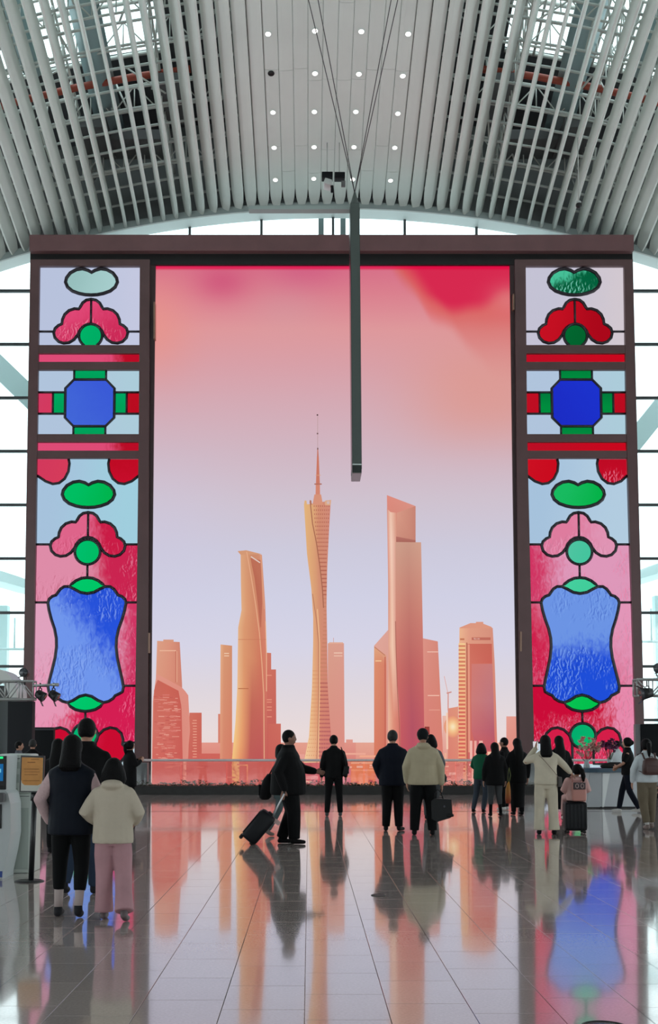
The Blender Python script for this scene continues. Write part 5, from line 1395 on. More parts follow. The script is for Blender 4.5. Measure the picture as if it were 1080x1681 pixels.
# the tilted case pulled by the man
pb = fl(409, 1386)
def tilted_case():
    t = thing('suitcase', 'dark blue-black suitcase tilted on its wheels behind the heavy-set man, pale handle drawn out', 'suitcase', (pb.x, pb.y, 0))
    R = Matrix.Rotation(math.radians(40), 3, 'Y')
    w, d, h = 0.27, 0.40, 0.52
    o = Vector((-0.02, 0, 0.07))
    def bb(c, s, r=0.02):
        b = MB(); b.bbox(o + R @ Vector(c), s, r, R); return b
    bb((0, 0, h/2), (w, d, h), 0.06).build('shell', m_case, t)
    b = MB()
    for k in range(5): b.bbox(o + R @ Vector((-w/2-0.002, -d/2+d*(k+0.5)/5, h/2)), (0.012, d/12, h*0.8), 0.004, R)
    b.build('ribs', m_case, t)
    bb((0.02, 0, h+0.01), (0.10, 0.16, 0.035), 0.012).build('carry_handle', m_rub, t)
    for sy in (-1, 1):
        c = o + R @ Vector((0.10, sy*(d/2-0.05), -0.02)); b = MB(); c.z = 0.032; b.tube([c+Vector((0, -0.014, 0)), c+Vector((0, 0.014, 0))], 0.032, 12); b.build('wheel', m_rub, t)
        c = o + R @ Vector((-0.11, sy*(d/2-0.05), -0.02)); b = MB(); b.tube([c+Vector((0, -0.014, 0)), c+Vector((0, 0.014, 0))], 0.03, 12); b.build('wheel', m_rub, t)
    # drawn-out handle reaching the man's hand
    hand = local(G_, Vector(((0.165)*SG, -0.03*SG, 0.485*SG-0.05))) - Vector((pb.x, pb.y, 0))
    for dy in (-0.06, 0.06):
        b = MB(); a = o + R @ Vector((0.08, dy, h-0.05)); e = hand + Vector((0, dy*0.7, 0)); b.tube([a, e], 0.013, 8); b.build('handle_rod', m_alu, t)
    b = MB(); b.tube([hand+Vector((0, -0.07, 0)), hand+Vector((0, 0.07, 0))], 0.017, 8); b.build('handle_grip', m_rub, t)
    b = MB(); c = o + R @ Vector((0.09, -0.10, h-0.02)); b.box(c+Vector((0.06, -0.02, -0.05)), (0.10, 0.004, 0.07), Matrix.Rotation(0.6, 3, 'Y')); b.build('luggage_tag', mat('pink_tag', rgb(200, 170, 166), 0.6), t)
tilted_case()
suitcase('upright glossy black suitcase carrying the small child, right of the cream suit', (sc_loc.x, sc_loc.y, 0), 0.38, 0.26, 0.49, 0, 0, 0.02)
def backpack(name, label, o, S, mtl, w=0.19, h=0.26, d=0.085, z=0.715, y=-0.125, pocket=None, straps=True):
    """a pack worn on the back of figure o"""
    t = thing(name, label, 'backpack', o.location+Vector((0, 0, 0)), o.rotation_euler.z)
    Z = z*S
    b = MB(); b.loft([(0, y*S, Z-h*S/2, w*S*0.36, d*S*0.4), (0, y*S, Z-h*S*0.42, w*S*0.5, d*S*0.55), (0, y*S, Z, w*S*0.5, d*S*0.58), (0, y*S, Z+h*S*0.3, w*S*0.45, d*S*0.5), (0, y*S, Z+h*S*0.46, w*S*0.3, d*S*0.36), (0, y*S, Z+h*S/2, w*S*0.1, d*S*0.15)], 20, pw=3.0); PK = b.build('pack', mtl, t)
    b = MB(); b.bbox((0, y*S-d*S*0.55, Z-h*S*0.16), (w*S*0.7, d*S*0.3, h*S*0.42), 0.012); under(b.build('pocket', pocket or mtl, t), PK)
    if straps:
        for s in (-1, 1):
            b = MB(); b.tube([(s*w*0.3*S, (y+0.035)*S, Z+h*S*0.4), (s*w*0.36*S, -0.06*S, 0.845*S), (s*w*0.42*S, 0.02*S, 0.835*S), (s*w*0.45*S, 0.075*S, 0.76*S), (s*w*0.5*S, 0.06*S, 0.66*S), (s*w*0.45*S, (y+0.03)*S, Z-h*S*0.35)], 0.011*S, 6, ry=0.004*S); b.build('shoulder_strap', mtl, t)
    b = MB(); b.tube([(-0.02*S, y*S, Z+h*S*0.48), (-0.015*S, y*S, Z+h*S*0.56), (0.015*S, y*S, Z+h*S*0.56), (0.02*S, y*S, Z+h*S*0.48)], 0.005*S, 6); b.build('top_loop', mtl, t)
    return t
backpack('backpack', 'brown leather backpack worn by the woman in the white shirt at the right edge', U_, SU, mat('brown_leather', rgb(72, 46, 42), 0.5), w=0.20, h=0.19, z=0.70, y=-0.135)
# black pack of the half hidden walker
def walker_pack():
    p = at(437, 1289, fl(452, 1372).y+0.02)
    t = thing('backpack', 'black rucksack hanging low behind the half hidden walker in grey', 'backpack', p)
    b = MB(); b.loft([(-0.02, 0, -0.24, 0.06, 0.10), (-0.02, 0, -0.20, 0.10, 0.14), (0, 0, -0.05, 0.105, 0.15), (0.03, 0, 0.10, 0.08, 0.14), (0.06, 0, 0.19, 0.04, 0.09)], 18, pw=2.6); PK = b.build('pack', BLK, t)
    b = MB(); b.bbox((-0.105, 0, -0.08), (0.04, 0.18, 0.18), 0.012); b.build('pocket', BLK, t)
    b = MB(); b.tube([(0.05, -0.1, 0.17), (0.12, -0.12, 0.30), (0.16, -0.10, 0.36)], 0.012, 6); b.build('shoulder_strap', BLK, t)
walker_pack()
# small pink backpack on the child
def child_pack():
    t = thing('backpack', 'small pink backpack with a dark patterned flap on the child', 'backpack', CH.location)
    z = 0.55+0.17; y = -0.19
    b = MB(); b.bbox((0, y, z), (0.235, 0.09, 0.32), 0.03); b.build('pack', mat('pink_nylon', rgb(186, 128, 118), 0.55), t)
    b = MB(); b.bbox((0, y-0.05, z+0.10), (0.21, 0.03, 0.12), 0.012); FLP = b.build('flap', mat('dark_pattern', rgb(70, 56, 60), 0.6, noise=0.5, nscale=30), t)
    for s in (-0.045, 0.045):
        b = MB(); b.tube([(s+0.026*math.cos(a*PI/6), y-0.069, z+0.10+0.036*math.sin(a*PI/6)) for a in range(12)], 0.005, 6, closed=True); under(b.build('flap_loop', mat('pale_print', rgb(190, 165, 160), 0.6), t), FLP)
    for s in (-1, 1):
        b = MB(); b.tube([(s*0.09, y+0.05, z+0.14), (s*0.09, -0.05, CSH+0.06), (s*0.10, 0.08, CSH+0.0), (s*0.11, 0.13, CSH-0.12)], 0.014, 6); b.build('shoulder_strap', mat('pink_nylon'), t)
child_pack()
# black tote in the cream-jacketed man's hand
def tote():
    c = at(722, 1330, K_.location.y)
    t = thing('tote_bag', 'large black tote bag hanging from the hand of the man in the cream jacket', 'bag', (c.x, K_.location.y-0.06, c.z-0.17))
    b = MB(); b.prism([(-0.15, -0.06, 0.03), (-0.06, -0.06, -0.02), (0.17, -0.06, 0.05), (0.20, -0.06, 0.10), (0.18, -0.06, 0.36), (-0.10, -0.06, 0.37), (-0.16, -0.06, 0.33)], (0, 0.13, 0)); b.build('bag_body', mat('black_leather', rgb(10, 11, 13), 0.5, spec=0.3), t)
    b = MB(); b.bbox((0.16, -0.0, 0.09), (0.12, 0.15, 0.05), 0.02); b.build('base_fold', mat('black_leather'), t)
    for dy in (-0.05, 0.06):
        b = MB(); b.tube([(-0.10, dy, 0.35), (-0.09, dy*0.5, 0.47), (-0.04, dy*0.3, 0.52), (0.02, dy*0.5, 0.47), (0.05, dy, 0.35)], 0.008, 6); b.build('strap', mat('black_leather'), t)
    b = MB(); b.ball((0.06, -0.068, 0.24), (0.015, 0.006, 0.02), 8, 6); b.build('badge', mat('dark_badge', rgb(60, 62, 68), 0.3, 0.5), t)
tote()
# shoulder bag of the man in the suit
def shoulder_bag():
    t = thing('shoulder_bag', 'small black shoulder bag at the right hip of the man in the black suit', 'bag', I_.location+Vector((0.255, 0.0, 0.86)))
    b = MB(); b.bbox((0, 0, 0.10), (0.11, 0.24, 0.22), 0.025, Matrix.Rotation(0.25, 3, 'Y')); b.build('bag_body', mat('black_leather'), t)
    b = MB(); b.bbox((0.05, 0, 0.10), (0.03, 0.18, 0.12), 0.01); b.build('pocket', mat('black_leather'), t)
    b = MB(); b.tube([(0.0, -0.10, 0.20), (-0.03, -0.08, 0.42), (-0.10, -0.02, 0.60), (-0.06, 0.06, 0.45), (0.0, 0.10, 0.20)], 0.010, 6); b.build('strap', mat('black_leather'), t)
shoulder_bag()
def handbag():
    p = at(727, 1277, L_.location.y-0.05)
    t = thing('handbag', 'small black handbag at the side of the woman with the grey scarf', 'bag', p)
    b = MB(); b.loft([(0, 0, -0.08, 0.06, 0.05), (0, 0, 0, 0.085, 0.06), (0.0, 0, 0.08, 0.05, 0.04)], 14, pw=3); b.build('bag_body', mat('black_leather'), t)
    b = MB(); b.tube([(-0.03, 0, 0.07), (-0.08, 0, 0.3), (-0.12, 0, 0.5)], 0.008, 6); b.build('strap', mat('black_leather'), t)
handbag()
# orange-yellow bag between the two women in black
def orange_bag():
    p = at(834, 1313, P_.location.y-0.16)
    t = thing('carrier_bag', 'long orange and yellow bag hanging left of the woman in the long black coat', 'bag', (p.x, p.y, 0.26))
    m = bpy.data.materials.new('orange_nylon'); m.use_nodes = True; nt = m.node_tree; bs = nt.nodes['Principled BSDF']
    tc = nt.nodes.new('ShaderNodeTexCoord'); sp = nt.nodes.new('ShaderNodeSeparateXYZ'); r = nt.nodes.new('ShaderNodeValToRGB')
    nt.links.new(tc.outputs['Generated'], sp.inputs[0]); nt.links.new(sp.outputs['Z'], r.inputs[0]); nt.links.new(r.outputs[0], bs.inputs['Base Color'])
    r.color_ramp.elements[0].color = rgb(150, 50, 30); r.color_ramp.elements[1].color = rgb(200, 140, 50); bs.inputs['Roughness'].default_value = 0.6
    b = MB(); b.loft([(0, 0, 0.0, 0.05, 0.05), (0, 0, 0.10, 0.062, 0.06), (0, 0, 0.30, 0.055, 0.05), (0.01, 0, 0.42, 0.03, 0.03), (0.02, 0, 0.46, 0.012, 0.012)], 14); b.build('bag_body', m, t)
    for s in (-1, 1):
        b = MB(); b.tube([(0.015+s*0.01, 0, 0.44), (0.03+s*0.03, 0, 0.60), (0.03, 0.0, 0.76)], 0.007, 6); b.build('strap', mat('olive_strap', rgb(110, 120, 60), 0.6), t)
orange_bag()
# cross-body strap and pouch of the cream suit
def cross_bag():
    t = thing('crossbody_bag', 'brown crossbody bag worn over the cream suit', 'bag', Q_.location, None or Q_.rotation_euler.z)
    b = MB(); b.tube([(-0.075*SQ, -0.062*SQ, 0.80*SQ), (-0.03*SQ, -0.098*SQ, 0.75*SQ), (0.03*SQ, -0.096*SQ, 0.68*SQ), (0.09*SQ, -0.085*SQ, 0.61*SQ), (0.128*SQ, -0.04*SQ, 0.57*SQ)], 0.011, 6, ry=0.004, up=(0, 1, 0)); b.build('strap', mat('brown_strap', rgb(112, 92, 80), 0.6), t)
    b = MB(); b.bbox((0.135*SQ, 0.01, 0.53*SQ), (0.07, 0.20, 0.17), 0.02); b.build('pouch', mat('grey_brown_pouch', rgb(74, 68, 66), 0.6), t)
cross_bag()
def phone(label, p, rz=0, lit=True, tilt=-0.15, w=0.075, h=0.155):
    t = thing('phone', label, 'phone', p, rz); R = Matrix.Rotation(tilt, 3, 'X')
    b = MB(); b.bbox((0, 0, 0), (w, 0.009, h), 0.004, R); b.build('case', mat('phone_case', rgb(30, 30, 34), 0.3), t)
    b = MB(); b.box(R @ Vector((0, -0.0055, 0)), (w*0.9, 0.001, h*0.92), R)
    b.build('display', emis('phone_display', rgb(214, 210, 214), 1.0) if lit else emis('phone_display_red', rgb(150, 60, 56), 1.0), t)
ph = at(879, 1224, Q_.location.y+0.25)
phone('phone with a bright display held up by the woman in the cream suit', ph, 0.1, True, w=0.10, h=0.155)
ph = at(701, 1199, L_.location.y+0.30)
phone('phone held up above the head of the woman with the grey scarf', ph, 0.0, False, w=0.10)
m_mask = mat('white_headphone', rgb(196, 198, 200), 0.5)

# ================================================================== FITTINGS OF THE HALL
# ---- recessed downlights
rowsy = [(53, 48, 49, 53), (118, 118, 119, 122), (182, 181, 181, 184), (240, 239, 239, 240), (293, 291, 292, 294)]
colx = [(440, 445, 448, 450, 452), (517, 517, 516, 515.5, 515), (593, 589, 584, 581, 579), (670, 661, 653, 648, 641)]
ordn = ['nearest', 'second', 'third', 'fourth', 'farthest']; coln = ['far left', 'middle left', 'middle right', 'far right']
for r in range(5):
    Y = {0: 34.8, 1: 36.3, 2: 37.8, 3: 39.3, 4: 40.7}[r]
    for c in range(4):
        # march along the pixel's ray to the panels
        d = ray(colx[c][r], rowsy[r][c]); lo, hi = 28.0, 41.9
        for _ in range(40):
            m_ = (lo+hi)/2; p = Vector((d.x, d.y, d.z))*(m_/d.y)+Vector((0, 0, EYE))
            a = math.asin(max(-1, min(1, (p.x-XC)/RAD))); zz = roof_z(m_)-RAD*(1-math.cos(a))
            if p.z < zz: lo = m_
            else: hi = m_
        u = a*RAD; i = math.floor(u/PITCH)+0.5; phi = fin_angle(i)-i*PITCH/RAD
        p.z -= 0.055
        off = (r == 1 and c == 0)
        t = thing('downlight', 'round recessed downlight, %s row from the viewer, %s column%s' % (ordn[r], coln[c], ', unlit' if off else ''), 'ceiling light', p, 0, 'recessed downlights')
        sl = -0.296
        R = Matrix.Rotation(phi, 3, 'Y').inverted() @ Matrix.Rotation(math.atan(-0.296), 3, 'X')
        b = MB(); b.tube([R @ Vector((0.095*math.cos(q*PI/12), 0.095*math.sin(q*PI/12), 0)) for q in range(24)], 0.014, 6, closed=True); b.build('rim', m_lip if not off else m_black, t)
        b = MB(); b.tube([R @ Vector((0, 0, 0.012)), R @ Vector((0, 0, -0.004))], 0.088, 24); b.build('lens', m_black if off else emis('lamp_lens', (1.0, 0.94, 0.86, 1), 3.0), t)
# ---- camera cluster under the crown
p = at(547, 300, 39.0)
t = thing('camera_cluster', 'cluster of two dark boxes and a surveillance camera hanging under the roof crown', 'camera', p)
k = 1/ppm(39, 19)
for (x0, x1, y0, y1, m) in ((528, 546, 285.5, 294.5, m_blk), (549, 566, 286, 295, m_blk)):
    A, B = at(x0, y0, 39), at(x1, y1, 39); b = MB(); b.bbox((A+B)/2-p, (abs(B.x-A.x), 0.35, abs(A.z-B.z)), 0.02); b.build('dark_box', m, t)
A = at(538, 303, 38.9)-p; b = MB(); b.bbox(A, (0.26, 0.5, 0.2), 0.03, Matrix.Rotation(0.3, 3, 'Y')); b.build('camera_body', mat('camera_grey', rgb(190, 196, 194), 0.4), t)
b = MB(); A = at(545, 311, 38.7)-p; b.tube([A+Vector((0, 0, 0.13)), A+Vector((0, 0, -0.10))], 0.05, 10); b.build('camera_head', m_blk, t)
b = MB(); A = at(563.5, 302, 38.9)-p; b.bbox(A, (0.14, 0.1, 0.2), 0.01); b.build('junction_box', mat('tray_grey'), t)
b = MB()
for px in (537, 557): A = at(px, 289, 39)-p; b.tube([A, A+Vector((0, 0, 1.2))], 0.02, 6)
b.build('hanger', m_rod, t)
# ---- dome camera on a rod, right
p = at(950, 337, 37.0)
t = thing('dome_camera', 'black dome camera hanging on a thin rod beneath the right side fins', 'camera', p)
b = MB(); b.ball((0, 0, 0), 0.10, 14, 10); b.build('dome', m_black, t)
b = MB(); b.tube([(0, 0, 0.06), (0, 0, 0.12)], 0.085, 14); b.build('collar', mat('camera_grey'), t)
b = MB(); b.tube([(0, 0, 0.1), (0, 0, 2.3)], 0.018, 6); b.build('rod', m_rod, t)
# ---- slim hanging display seen edge-on
YD = 30.0
pt = at(582.5, 333, YD); p1 = at(586, 776, YD)
wd = abs(at(590, 500, YD).x-at(575, 500, YD).x)
t = thing('hanging_display', 'long slim grey-green hanging display seen edge-on in front of the skyline', 'display', (p1.x, YD, p1.z))
hh = pt.z-p1.z; dx = pt.x-p1.x
m_dg = mat('display_edge', rgb(80, 90, 86), 0.5)
b = MB(); b.prism([(-wd/2, 0, 0), (wd/2, 0, 0), (dx+wd/2, 0, hh), (dx-wd/2, 0, hh)], (0, 0.95, 0)); b.build('housing', m_dg, t)
for s in (-1, 1):
    b = MB(); b.prism([(s*(wd/2+0.004), 0.05, 0.12), (s*(wd/2+0.004), 0.9, 0.12), (dx+s*(wd/2+0.004), 0.9, hh-0.1), (dx+s*(wd/2+0.004), 0.05, hh-0.1)], (s*0.004, 0, 0)); b.build('display_face', mat('blank_display', rgb(20, 22, 24), 0.25), t)
b = MB(); b.box((0, -0.006, 0.22), (wd*1.02, 0.015, 0.025)); b.build('bright_trim', m_lip, t)
b = MB(); b.box((0, -0.004, 0.1), (wd*1.0, 0.012, 0.17)); b.build('end_cap', mat('dark_cap', rgb(34, 42, 40), 0.4), t)
b = MB(); b.box((0, 0.47, -0.012), (wd*0.98, 0.93, 0.02)); b.build('underside', mat('pink_reflection_tint', rgb(150, 128, 132), 0.35), t)  # pink of the reflected surroundings put into the colour
b = MB(); b.box((dx-1.35, 0.45, hh+0.03), (3.0, 0.25, 0.10)); b.build('top_bracket', mat('bracket_grey', rgb(160, 174, 170), 0.5), t)
b = MB(); b.tube([(dx, 0.1, hh), (dx, 0.1, hh+0.35)], [0.12, 0.02], 8); b.build('shackle', m_dg, t)
top = Vector((p1.x+dx, YD+0.1, pt.z+0.33))
for (xa, ya, lab) in ((-1, 0, 'left outer'), (1, 0, 'left inner'), (2, 0, 'right inner'), (3, 0, 'right outer')):
    px = {-1: 505, 1: 521, 2: 645, 3: 656}[xa]
    # the cable leaves the frame through this pixel; it is fixed to the fins in front
    d = ray(px, 0)
    # direction continues in the plane of the cable; the anchor sits on the roof at Y = 24
    tpx = 588 if xa > 1 else 582
    ex = px + (px-tpx)*0.55; Y = 25.0; dd = ray(ex, -182)
    e = Vector((dd.x/dd.y*Y, Y, EYE+dd.z/dd.y*Y))
    zt_ = roof_z(Y)-0.0
    f = (zt_-top.z)/(e.z-top.z); e = top+(e-top)*f
    b = MB(); b.tube([top, e], 0.011, 6)
    single('suspension_cable', b, mat('steel_cable', rgb(70, 70, 72), 0.4, 0.4), 'thin dark cable from the hanging display up to the roof, %s of four' % lab, 'cable', top, 'suspension cables')
# ---- railing and planter before the screen
YR = 34.9
zr = at(540, 1248, YR).z
xl, xr = at(222, 1248, YR).x, at(1048, 1248, YR).x
t = thing('railing', 'glass railing with a pale round handrail in front of the video wall', 'railing', ((xl+xr)/2, YR, 0))
b = MB(); b.tube([(xl, YR, zr), (xr, YR, zr)], 0.038, 10); b.build('handrail', mat('handrail_steel', rgb(226, 208, 208), 0.35), t, True)
n = 11
for j in range(n):
    xa, xb = xl+(xr-xl)*j/n+0.02, xl+(xr-xl)*(j+1)/n-0.02
    b = MB(); b.box(((xa+xb)/2, YR+0.02, 0.30+(zr-0.33)/2), (xb-xa, 0.016, zr-0.34)); b.build('glass_panel', thin_glass('railing_glass', (0.97, 0.98, 0.98, 1), 0.03), t, True)
pa = at(215, 1290, 35.2).x; pe = at(1046, 1290, 35.2).x
t = thing('planter', 'long low dark planter with a clipped hedge at the foot of the railing', 'planter', ((pa+pe)/2, 35.2, 0))
b = MB(); b.box(((pa+pe)/2, 35.2, 0.13), (pe-pa, 0.62, 0.26)); b.build('trough', mat('dark_stone', rgb(38, 37, 36), 0.5, noise=0.2), t, True)
b = MB(); rnd = random.Random(3)
for k in range(4200):
    x = rnd.uniform(pa+0.05, pe-0.05); y = rnd.uniform(34.92, 35.48); z = 0.25+rnd.random()**1.6*(0.13+0.05*math.sin(x*3.1)+0.03*math.sin(x*11))
    s = rnd.uniform(0.025, 0.055); a = rnd.random()*6.28; q = Vector((x, y, z)); u = Vector((math.cos(a), math.sin(a), rnd.uniform(-0.3, 0.6)))*s; w_ = Vector((-math.sin(a), math.cos(a), rnd.uniform(-0.4, 0.9)))*s*0.6
    b.add([q-u, q+w_, q+u, q-w_], [(0, 1, 2, 3)])
o = b.build('hedge', mat('hedge_leaf', rgb(58, 66, 42), 0.7, noise=0.4, nscale=9), t, True); o['kind'] = 'stuff'
# grey end posts of the frame below the rail
for (x0, x1, lab) in ((223, 243, 'grey square post below the left inner jamb of the screen'), (858, 876, 'grey square post below the right inner jamb of the screen')):
    A, B = at(x0, 1252, 36.2), at(x1, 1252, 36.2)
    b = MB(); b.bbox(((A.x+B.x)/2, 36.2, A.z/2), (B.x-A.x, 0.4, A.z), 0.01)
    single('plinth_post', b, mat('plinth_grey', rgb(120, 122, 124), 0.5), lab, 'post', ((A.x+B.x)/2, 36.2, 0))
# ---- white counter with flowers
yc = fl(990, 1327).y
xa, xb = at(962, 1300, yc).x, at(1046, 1300, yc).x
zc = at(990, 1268, yc).z
t = thing('counter', 'white faceted counter with a dark teal top at the right', 'counter', ((xa+xb)/2, yc+0.3, 0))
m_wc = mat('white_counter', rgb(196, 200, 204), 0.35)
b = MB(); b.prism([(xa, yc+0.02, 0.04), (xb, yc+0.02, 0.04), (xb, yc+0.02, zc), (xa, yc+0.02, zc)], (0, 0.6, 0)); b.build('body', m_wc, t, True)
xm_ = at(990, 1300, yc).x
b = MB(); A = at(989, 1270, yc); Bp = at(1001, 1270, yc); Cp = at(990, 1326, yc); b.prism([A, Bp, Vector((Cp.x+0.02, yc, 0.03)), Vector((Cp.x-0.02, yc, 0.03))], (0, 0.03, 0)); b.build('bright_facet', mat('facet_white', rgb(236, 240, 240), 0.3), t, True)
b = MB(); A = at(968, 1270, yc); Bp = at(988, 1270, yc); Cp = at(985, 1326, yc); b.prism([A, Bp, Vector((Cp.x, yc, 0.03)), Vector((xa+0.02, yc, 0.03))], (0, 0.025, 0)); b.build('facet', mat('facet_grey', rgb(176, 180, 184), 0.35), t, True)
b = MB(); b.box(((xa+xb)/2, yc+0.3, zc+0.05), (xb-xa+0.12, 0.74, 0.10)); b.build('counter_top', mat('teal_top', rgb(34, 66, 86), 0.3), t, True)
b = MB(); b.box(((xa+xb)/2, yc+0.34, 0.02), (xb-xa-0.06, 0.52, 0.04)); b.build('plinth', m_black, t, True)
def flowers(label, x0, x1, y0, y1, cols, n, seed):
    rr = random.Random(seed); A, B = at(x0, y0, yc+0.3), at(x1, y1, yc+0.3); c = (A+B)/2
    base = Vector((c.x, yc+0.3, zc+0.10))
    t = thing('flower_arrangement', label, 'flowers', base)
    b = MB(); b.loft([(0, 0, 0, 0.07, 0.07), (0, 0, 0.02, 0.08, 0.08), (0, 0, 0.14, 0.055, 0.055), (0, 0, 0.20, 0.075, 0.075)], 16); b.build('vase', mat('glass_vase', rgb(176, 186, 190), 0.1), t)
    heads = []
    hw, hh_ = abs(B.x-A.x)/2, abs(A.z-B.z)/2
    for k in range(n):
        a = rr.random()*6.28; q = math.sqrt(rr.random()); h = Vector((c.x-base.x+hw*q*math.cos(a), rr.uniform(-0.14, 0.14), c.z-base.z+hh_*q*math.sin(a))); heads.append(h)
    b = MB()
    for h in heads[:14]: b.tube([(0, 0, 0.12), (h.x*0.4, h.y*0.4, h.z*0.55), h], 0.005, 5)
    b.build('stems', mat('stem_green', rgb(60, 78, 50), 0.7), t)
    for h in heads:
        b = MB(); R = 0.055+rr.random()*0.035
        for k in range(9):     # ring of cupped petals
            a = k*0.698; e = 0.35+0.5*(k % 3)/2
            pd = Vector((math.cos(a)*math.cos(e), math.sin(a)*math.cos(e), math.sin(e)))
            p_ = Vector(h)+pd*R*0.55
            sd = Vector((-math.sin(a), math.cos(a), 0))
            b.add([Vector(h), p_+sd*R*0.45, Vector(h)+pd*R*1.1, p_-sd*R*0.45], [(0, 1, 2, 3)])
        b.ball(h, R*0.42, 6, 5)
        b.build('blossom', cols[rr.randrange(len(cols))], t)
flowers('low spray of pale pink flowers on the counter, left of the purple ones', 941, 984, 1212, 1242, [mat('petal_pink', rgb(214, 150, 146), 0.7), mat('petal_pale', rgb(226, 184, 172), 0.7)], 34, 5)
flowers('bunch of dark purple flowers on the counter, right of the pink ones', 986, 1014, 1214, 1236, [mat('petal_purple', rgb(104, 40, 84), 0.7), mat('petal_violet', rgb(128, 60, 104), 0.7)], 30, 8)
p = at(1008, 1258, yc+0.1)
b = MB(); b.loft([(0, 0, 0, 0.30, 0.10), (0, 0, 0.05, 0.34, 0.13), (0, 0, 0.10, 0.25, 0.10), (0.03, 0, 0.14, 0.12, 0.06)], 16)
b.v = [(v[0]+p.x, v[1]+yc+0.12, v[2]+zc+0.102) for v in b.v]
single('dark_cloth', b, cloth('dark_cloth_mat', (44, 42, 42)), 'crumpled dark cloth on the counter by the person in the black shirt', 'cloth', (p.x, yc+0.12, zc+0.10))
# ---- black display panel and frame leg at the right edge
Yq = 33.0
A, B = at(1050, 1189, Yq), at(1130, 1300, Yq)
t = thing('black_booth', 'black booth panel at the right edge behind the backpack woman', 'booth', ((A.x+B.x)/2, Yq, 0))
b = MB(); b.bbox(((A.x+B.x)/2, Yq, A.z/2), (B.x-A.x, 0.3, A.z), 0.01); b.build('panel', m_blk, t, True)
A2 = at(1041, 1189, Yq); b = MB(); b.bbox(((A2.x+A.x)/2, Yq, A.z/2), (A.x-A2.x-0.01, 0.2, A.z), 0.01); b.build('side_post', mat('plinth_grey'), t, True)
# ---- trusses with stage lights
def box_truss(name, label, x0, x1, ya, yb, Y, legs, dirs=1):
    A, B = at(x0, ya, Y), at(x1, yb, Y)
    z1, z0 = A.z, B.z; d = 0.36; xs, xe = min(A.x, B.x), max(A.x, B.x)
    t = thing(name, label, 'truss', ((xs+xe)/2, Y, 0))
    b = MB(); r = 0.03
    for z in (z0, z1):
        for y in (Y, Y+d): b.tube([(xs, y, z), (xe, y, z)], r, 8)
    b.build('chord', mat('truss_metal', rgb(168, 172, 170), 0.35, 0.5), t, True)
    n = max(2, round((xe-xs)/0.4)); b = MB()
    for k in range(n+1):
        x = xs+(xe-xs)*k/n
        for y in (Y, Y+d): b.tube([(x, y, z0), (x, y, z1)], 0.018, 6)
        for z in (z0, z1): b.tube([(x, Y, z), (x, Y+d, z)], 0.018, 6)
        if k < n:
            x2 = xs+(xe-xs)*(k+1)/n; b.tube([(x, Y, z0 if k % 2 else z1), (x2, Y, z1 if k % 2 else z0)], 0.016, 6); b.tube([(x, Y+d, z0 if k % 2 else z1), (x2, Y+d, z1 if k % 2 else z0)], 0.016, 6)
    b.build('lacing', mat('truss_metal'), t, True)
    for (lx0, lx1) in legs:
        P, Q = at(lx0, yb, Y), at(lx1, yb, Y)
        b = MB(); b.bbox(((P.x+Q.x)/2, Y+d/2, z0/2-0.02), (Q.x-P.x, d, z0-0.06), 0.01); b.build('draped_leg', mat('black_drape', rgb(11, 15, 22), 0.8), t, True)
    return t, z0, z1
Yt = 31.0
tl, z0, z1 = box_truss('lighting_truss', 'metal box truss on a black draped leg at the left edge', -60, 54, 1118, 1148, Yt, [(13, 53)])
A = at(54, 1125, Yt); B = at(95, 1124, Yt); b = MB(); b.tube([A, B], 0.028, 8); b.tube([B-Vector((0.16, 0, 0)), B+Vector((0.02, 0, 0.0))], 0.045, 8); b.build('arm', mat('truss_metal'), tl, True)
def stage_light(label, x, y, Y, r, aim, up=1):
    c = at(x, y, Y); t = thing('stage_light', label, 'stage light', c, 0, 'stage lights')
    a = Vector(aim).normalized(); L = r*1.9
    b = MB(); b.tube([-a*L*0.55, -a*L*0.4, a*L*0.15, a*L*0.5], [r*0.35, r*0.8, r*0.95, r*1.05], 14); LBD = b.build('lamp_body', m_black, t)
    b = MB(); b.tube([a*L*0.49, a*L*0.53], r*0.92, 14); under(b.build('lens', mat('dark_lens', rgb(70, 74, 80), 0.1), t), LBD)
    b = MB(); s = Vector((0, 1, 0)).cross(a).normalized() if abs(a.y) < 0.9 else Vector((1, 0, 0))
    hgt = (0.26 if up > 0 else -0.26)
    yk = Vector((0, 1, 0))
    b.tube([yk*r*1.15, yk*r*1.15+Vector((0, 0, hgt*0.7)), -yk*r*1.15+Vector((0, 0, hgt*0.7)), -yk*r*1.15], 0.014, 6)
    b.tube([(0, 0, hgt*0.7), (0, 0, hgt*1.25)], 0.02, 6); b.build('yoke', m_black, t)
    for s_ in (-1, 1):
        b = MB(); q = a*L*0.5; n_ = a.cross(yk).normalized()*s_
        b.add([q+n_*r*1.0-yk*r*0.8, q+n_*r*1.0+yk*r*0.8, q+n_*r*1.5+a*r*0.9+yk*r*0.7, q+n_*r*1.5+a*r*0.9-yk*r*0.7], [(0, 1, 2, 3)]); under(b.build('barn_door', m_black, t), LBD)
stage_light('black stage light hanging from the left truss arm, left of a pair', 66, 1141, Yt, 0.135, (0.75, -0.2, -0.5))
stage_light('black stage light hanging from the left truss arm, right of a pair', 88, 1141, Yt, 0.135, (0.75, -0.2, -0.55))
stage_light('black stage light standing on top of the left truss', 41, 1105, Yt+0.15, 0.12, (-0.2, -0.9, 0.1), -1)
tr, z0r, z1r = box_truss('lighting_truss', 'metal box truss at the right edge carrying a dark stage light', 1045, 1150, 1115, 1142, Yt, [(1100, 1140)])
stage_light('long black stage light hanging below the right truss', 1062, 1138, Yt-0.12, 0.16, (-0.9, -0.25, -0.15))
stage_light('black stage light on top of the right truss at the frame edge', 1080, 1098, Yt+0.15, 0.13, (-0.2, -0.9, 0.1), -1)
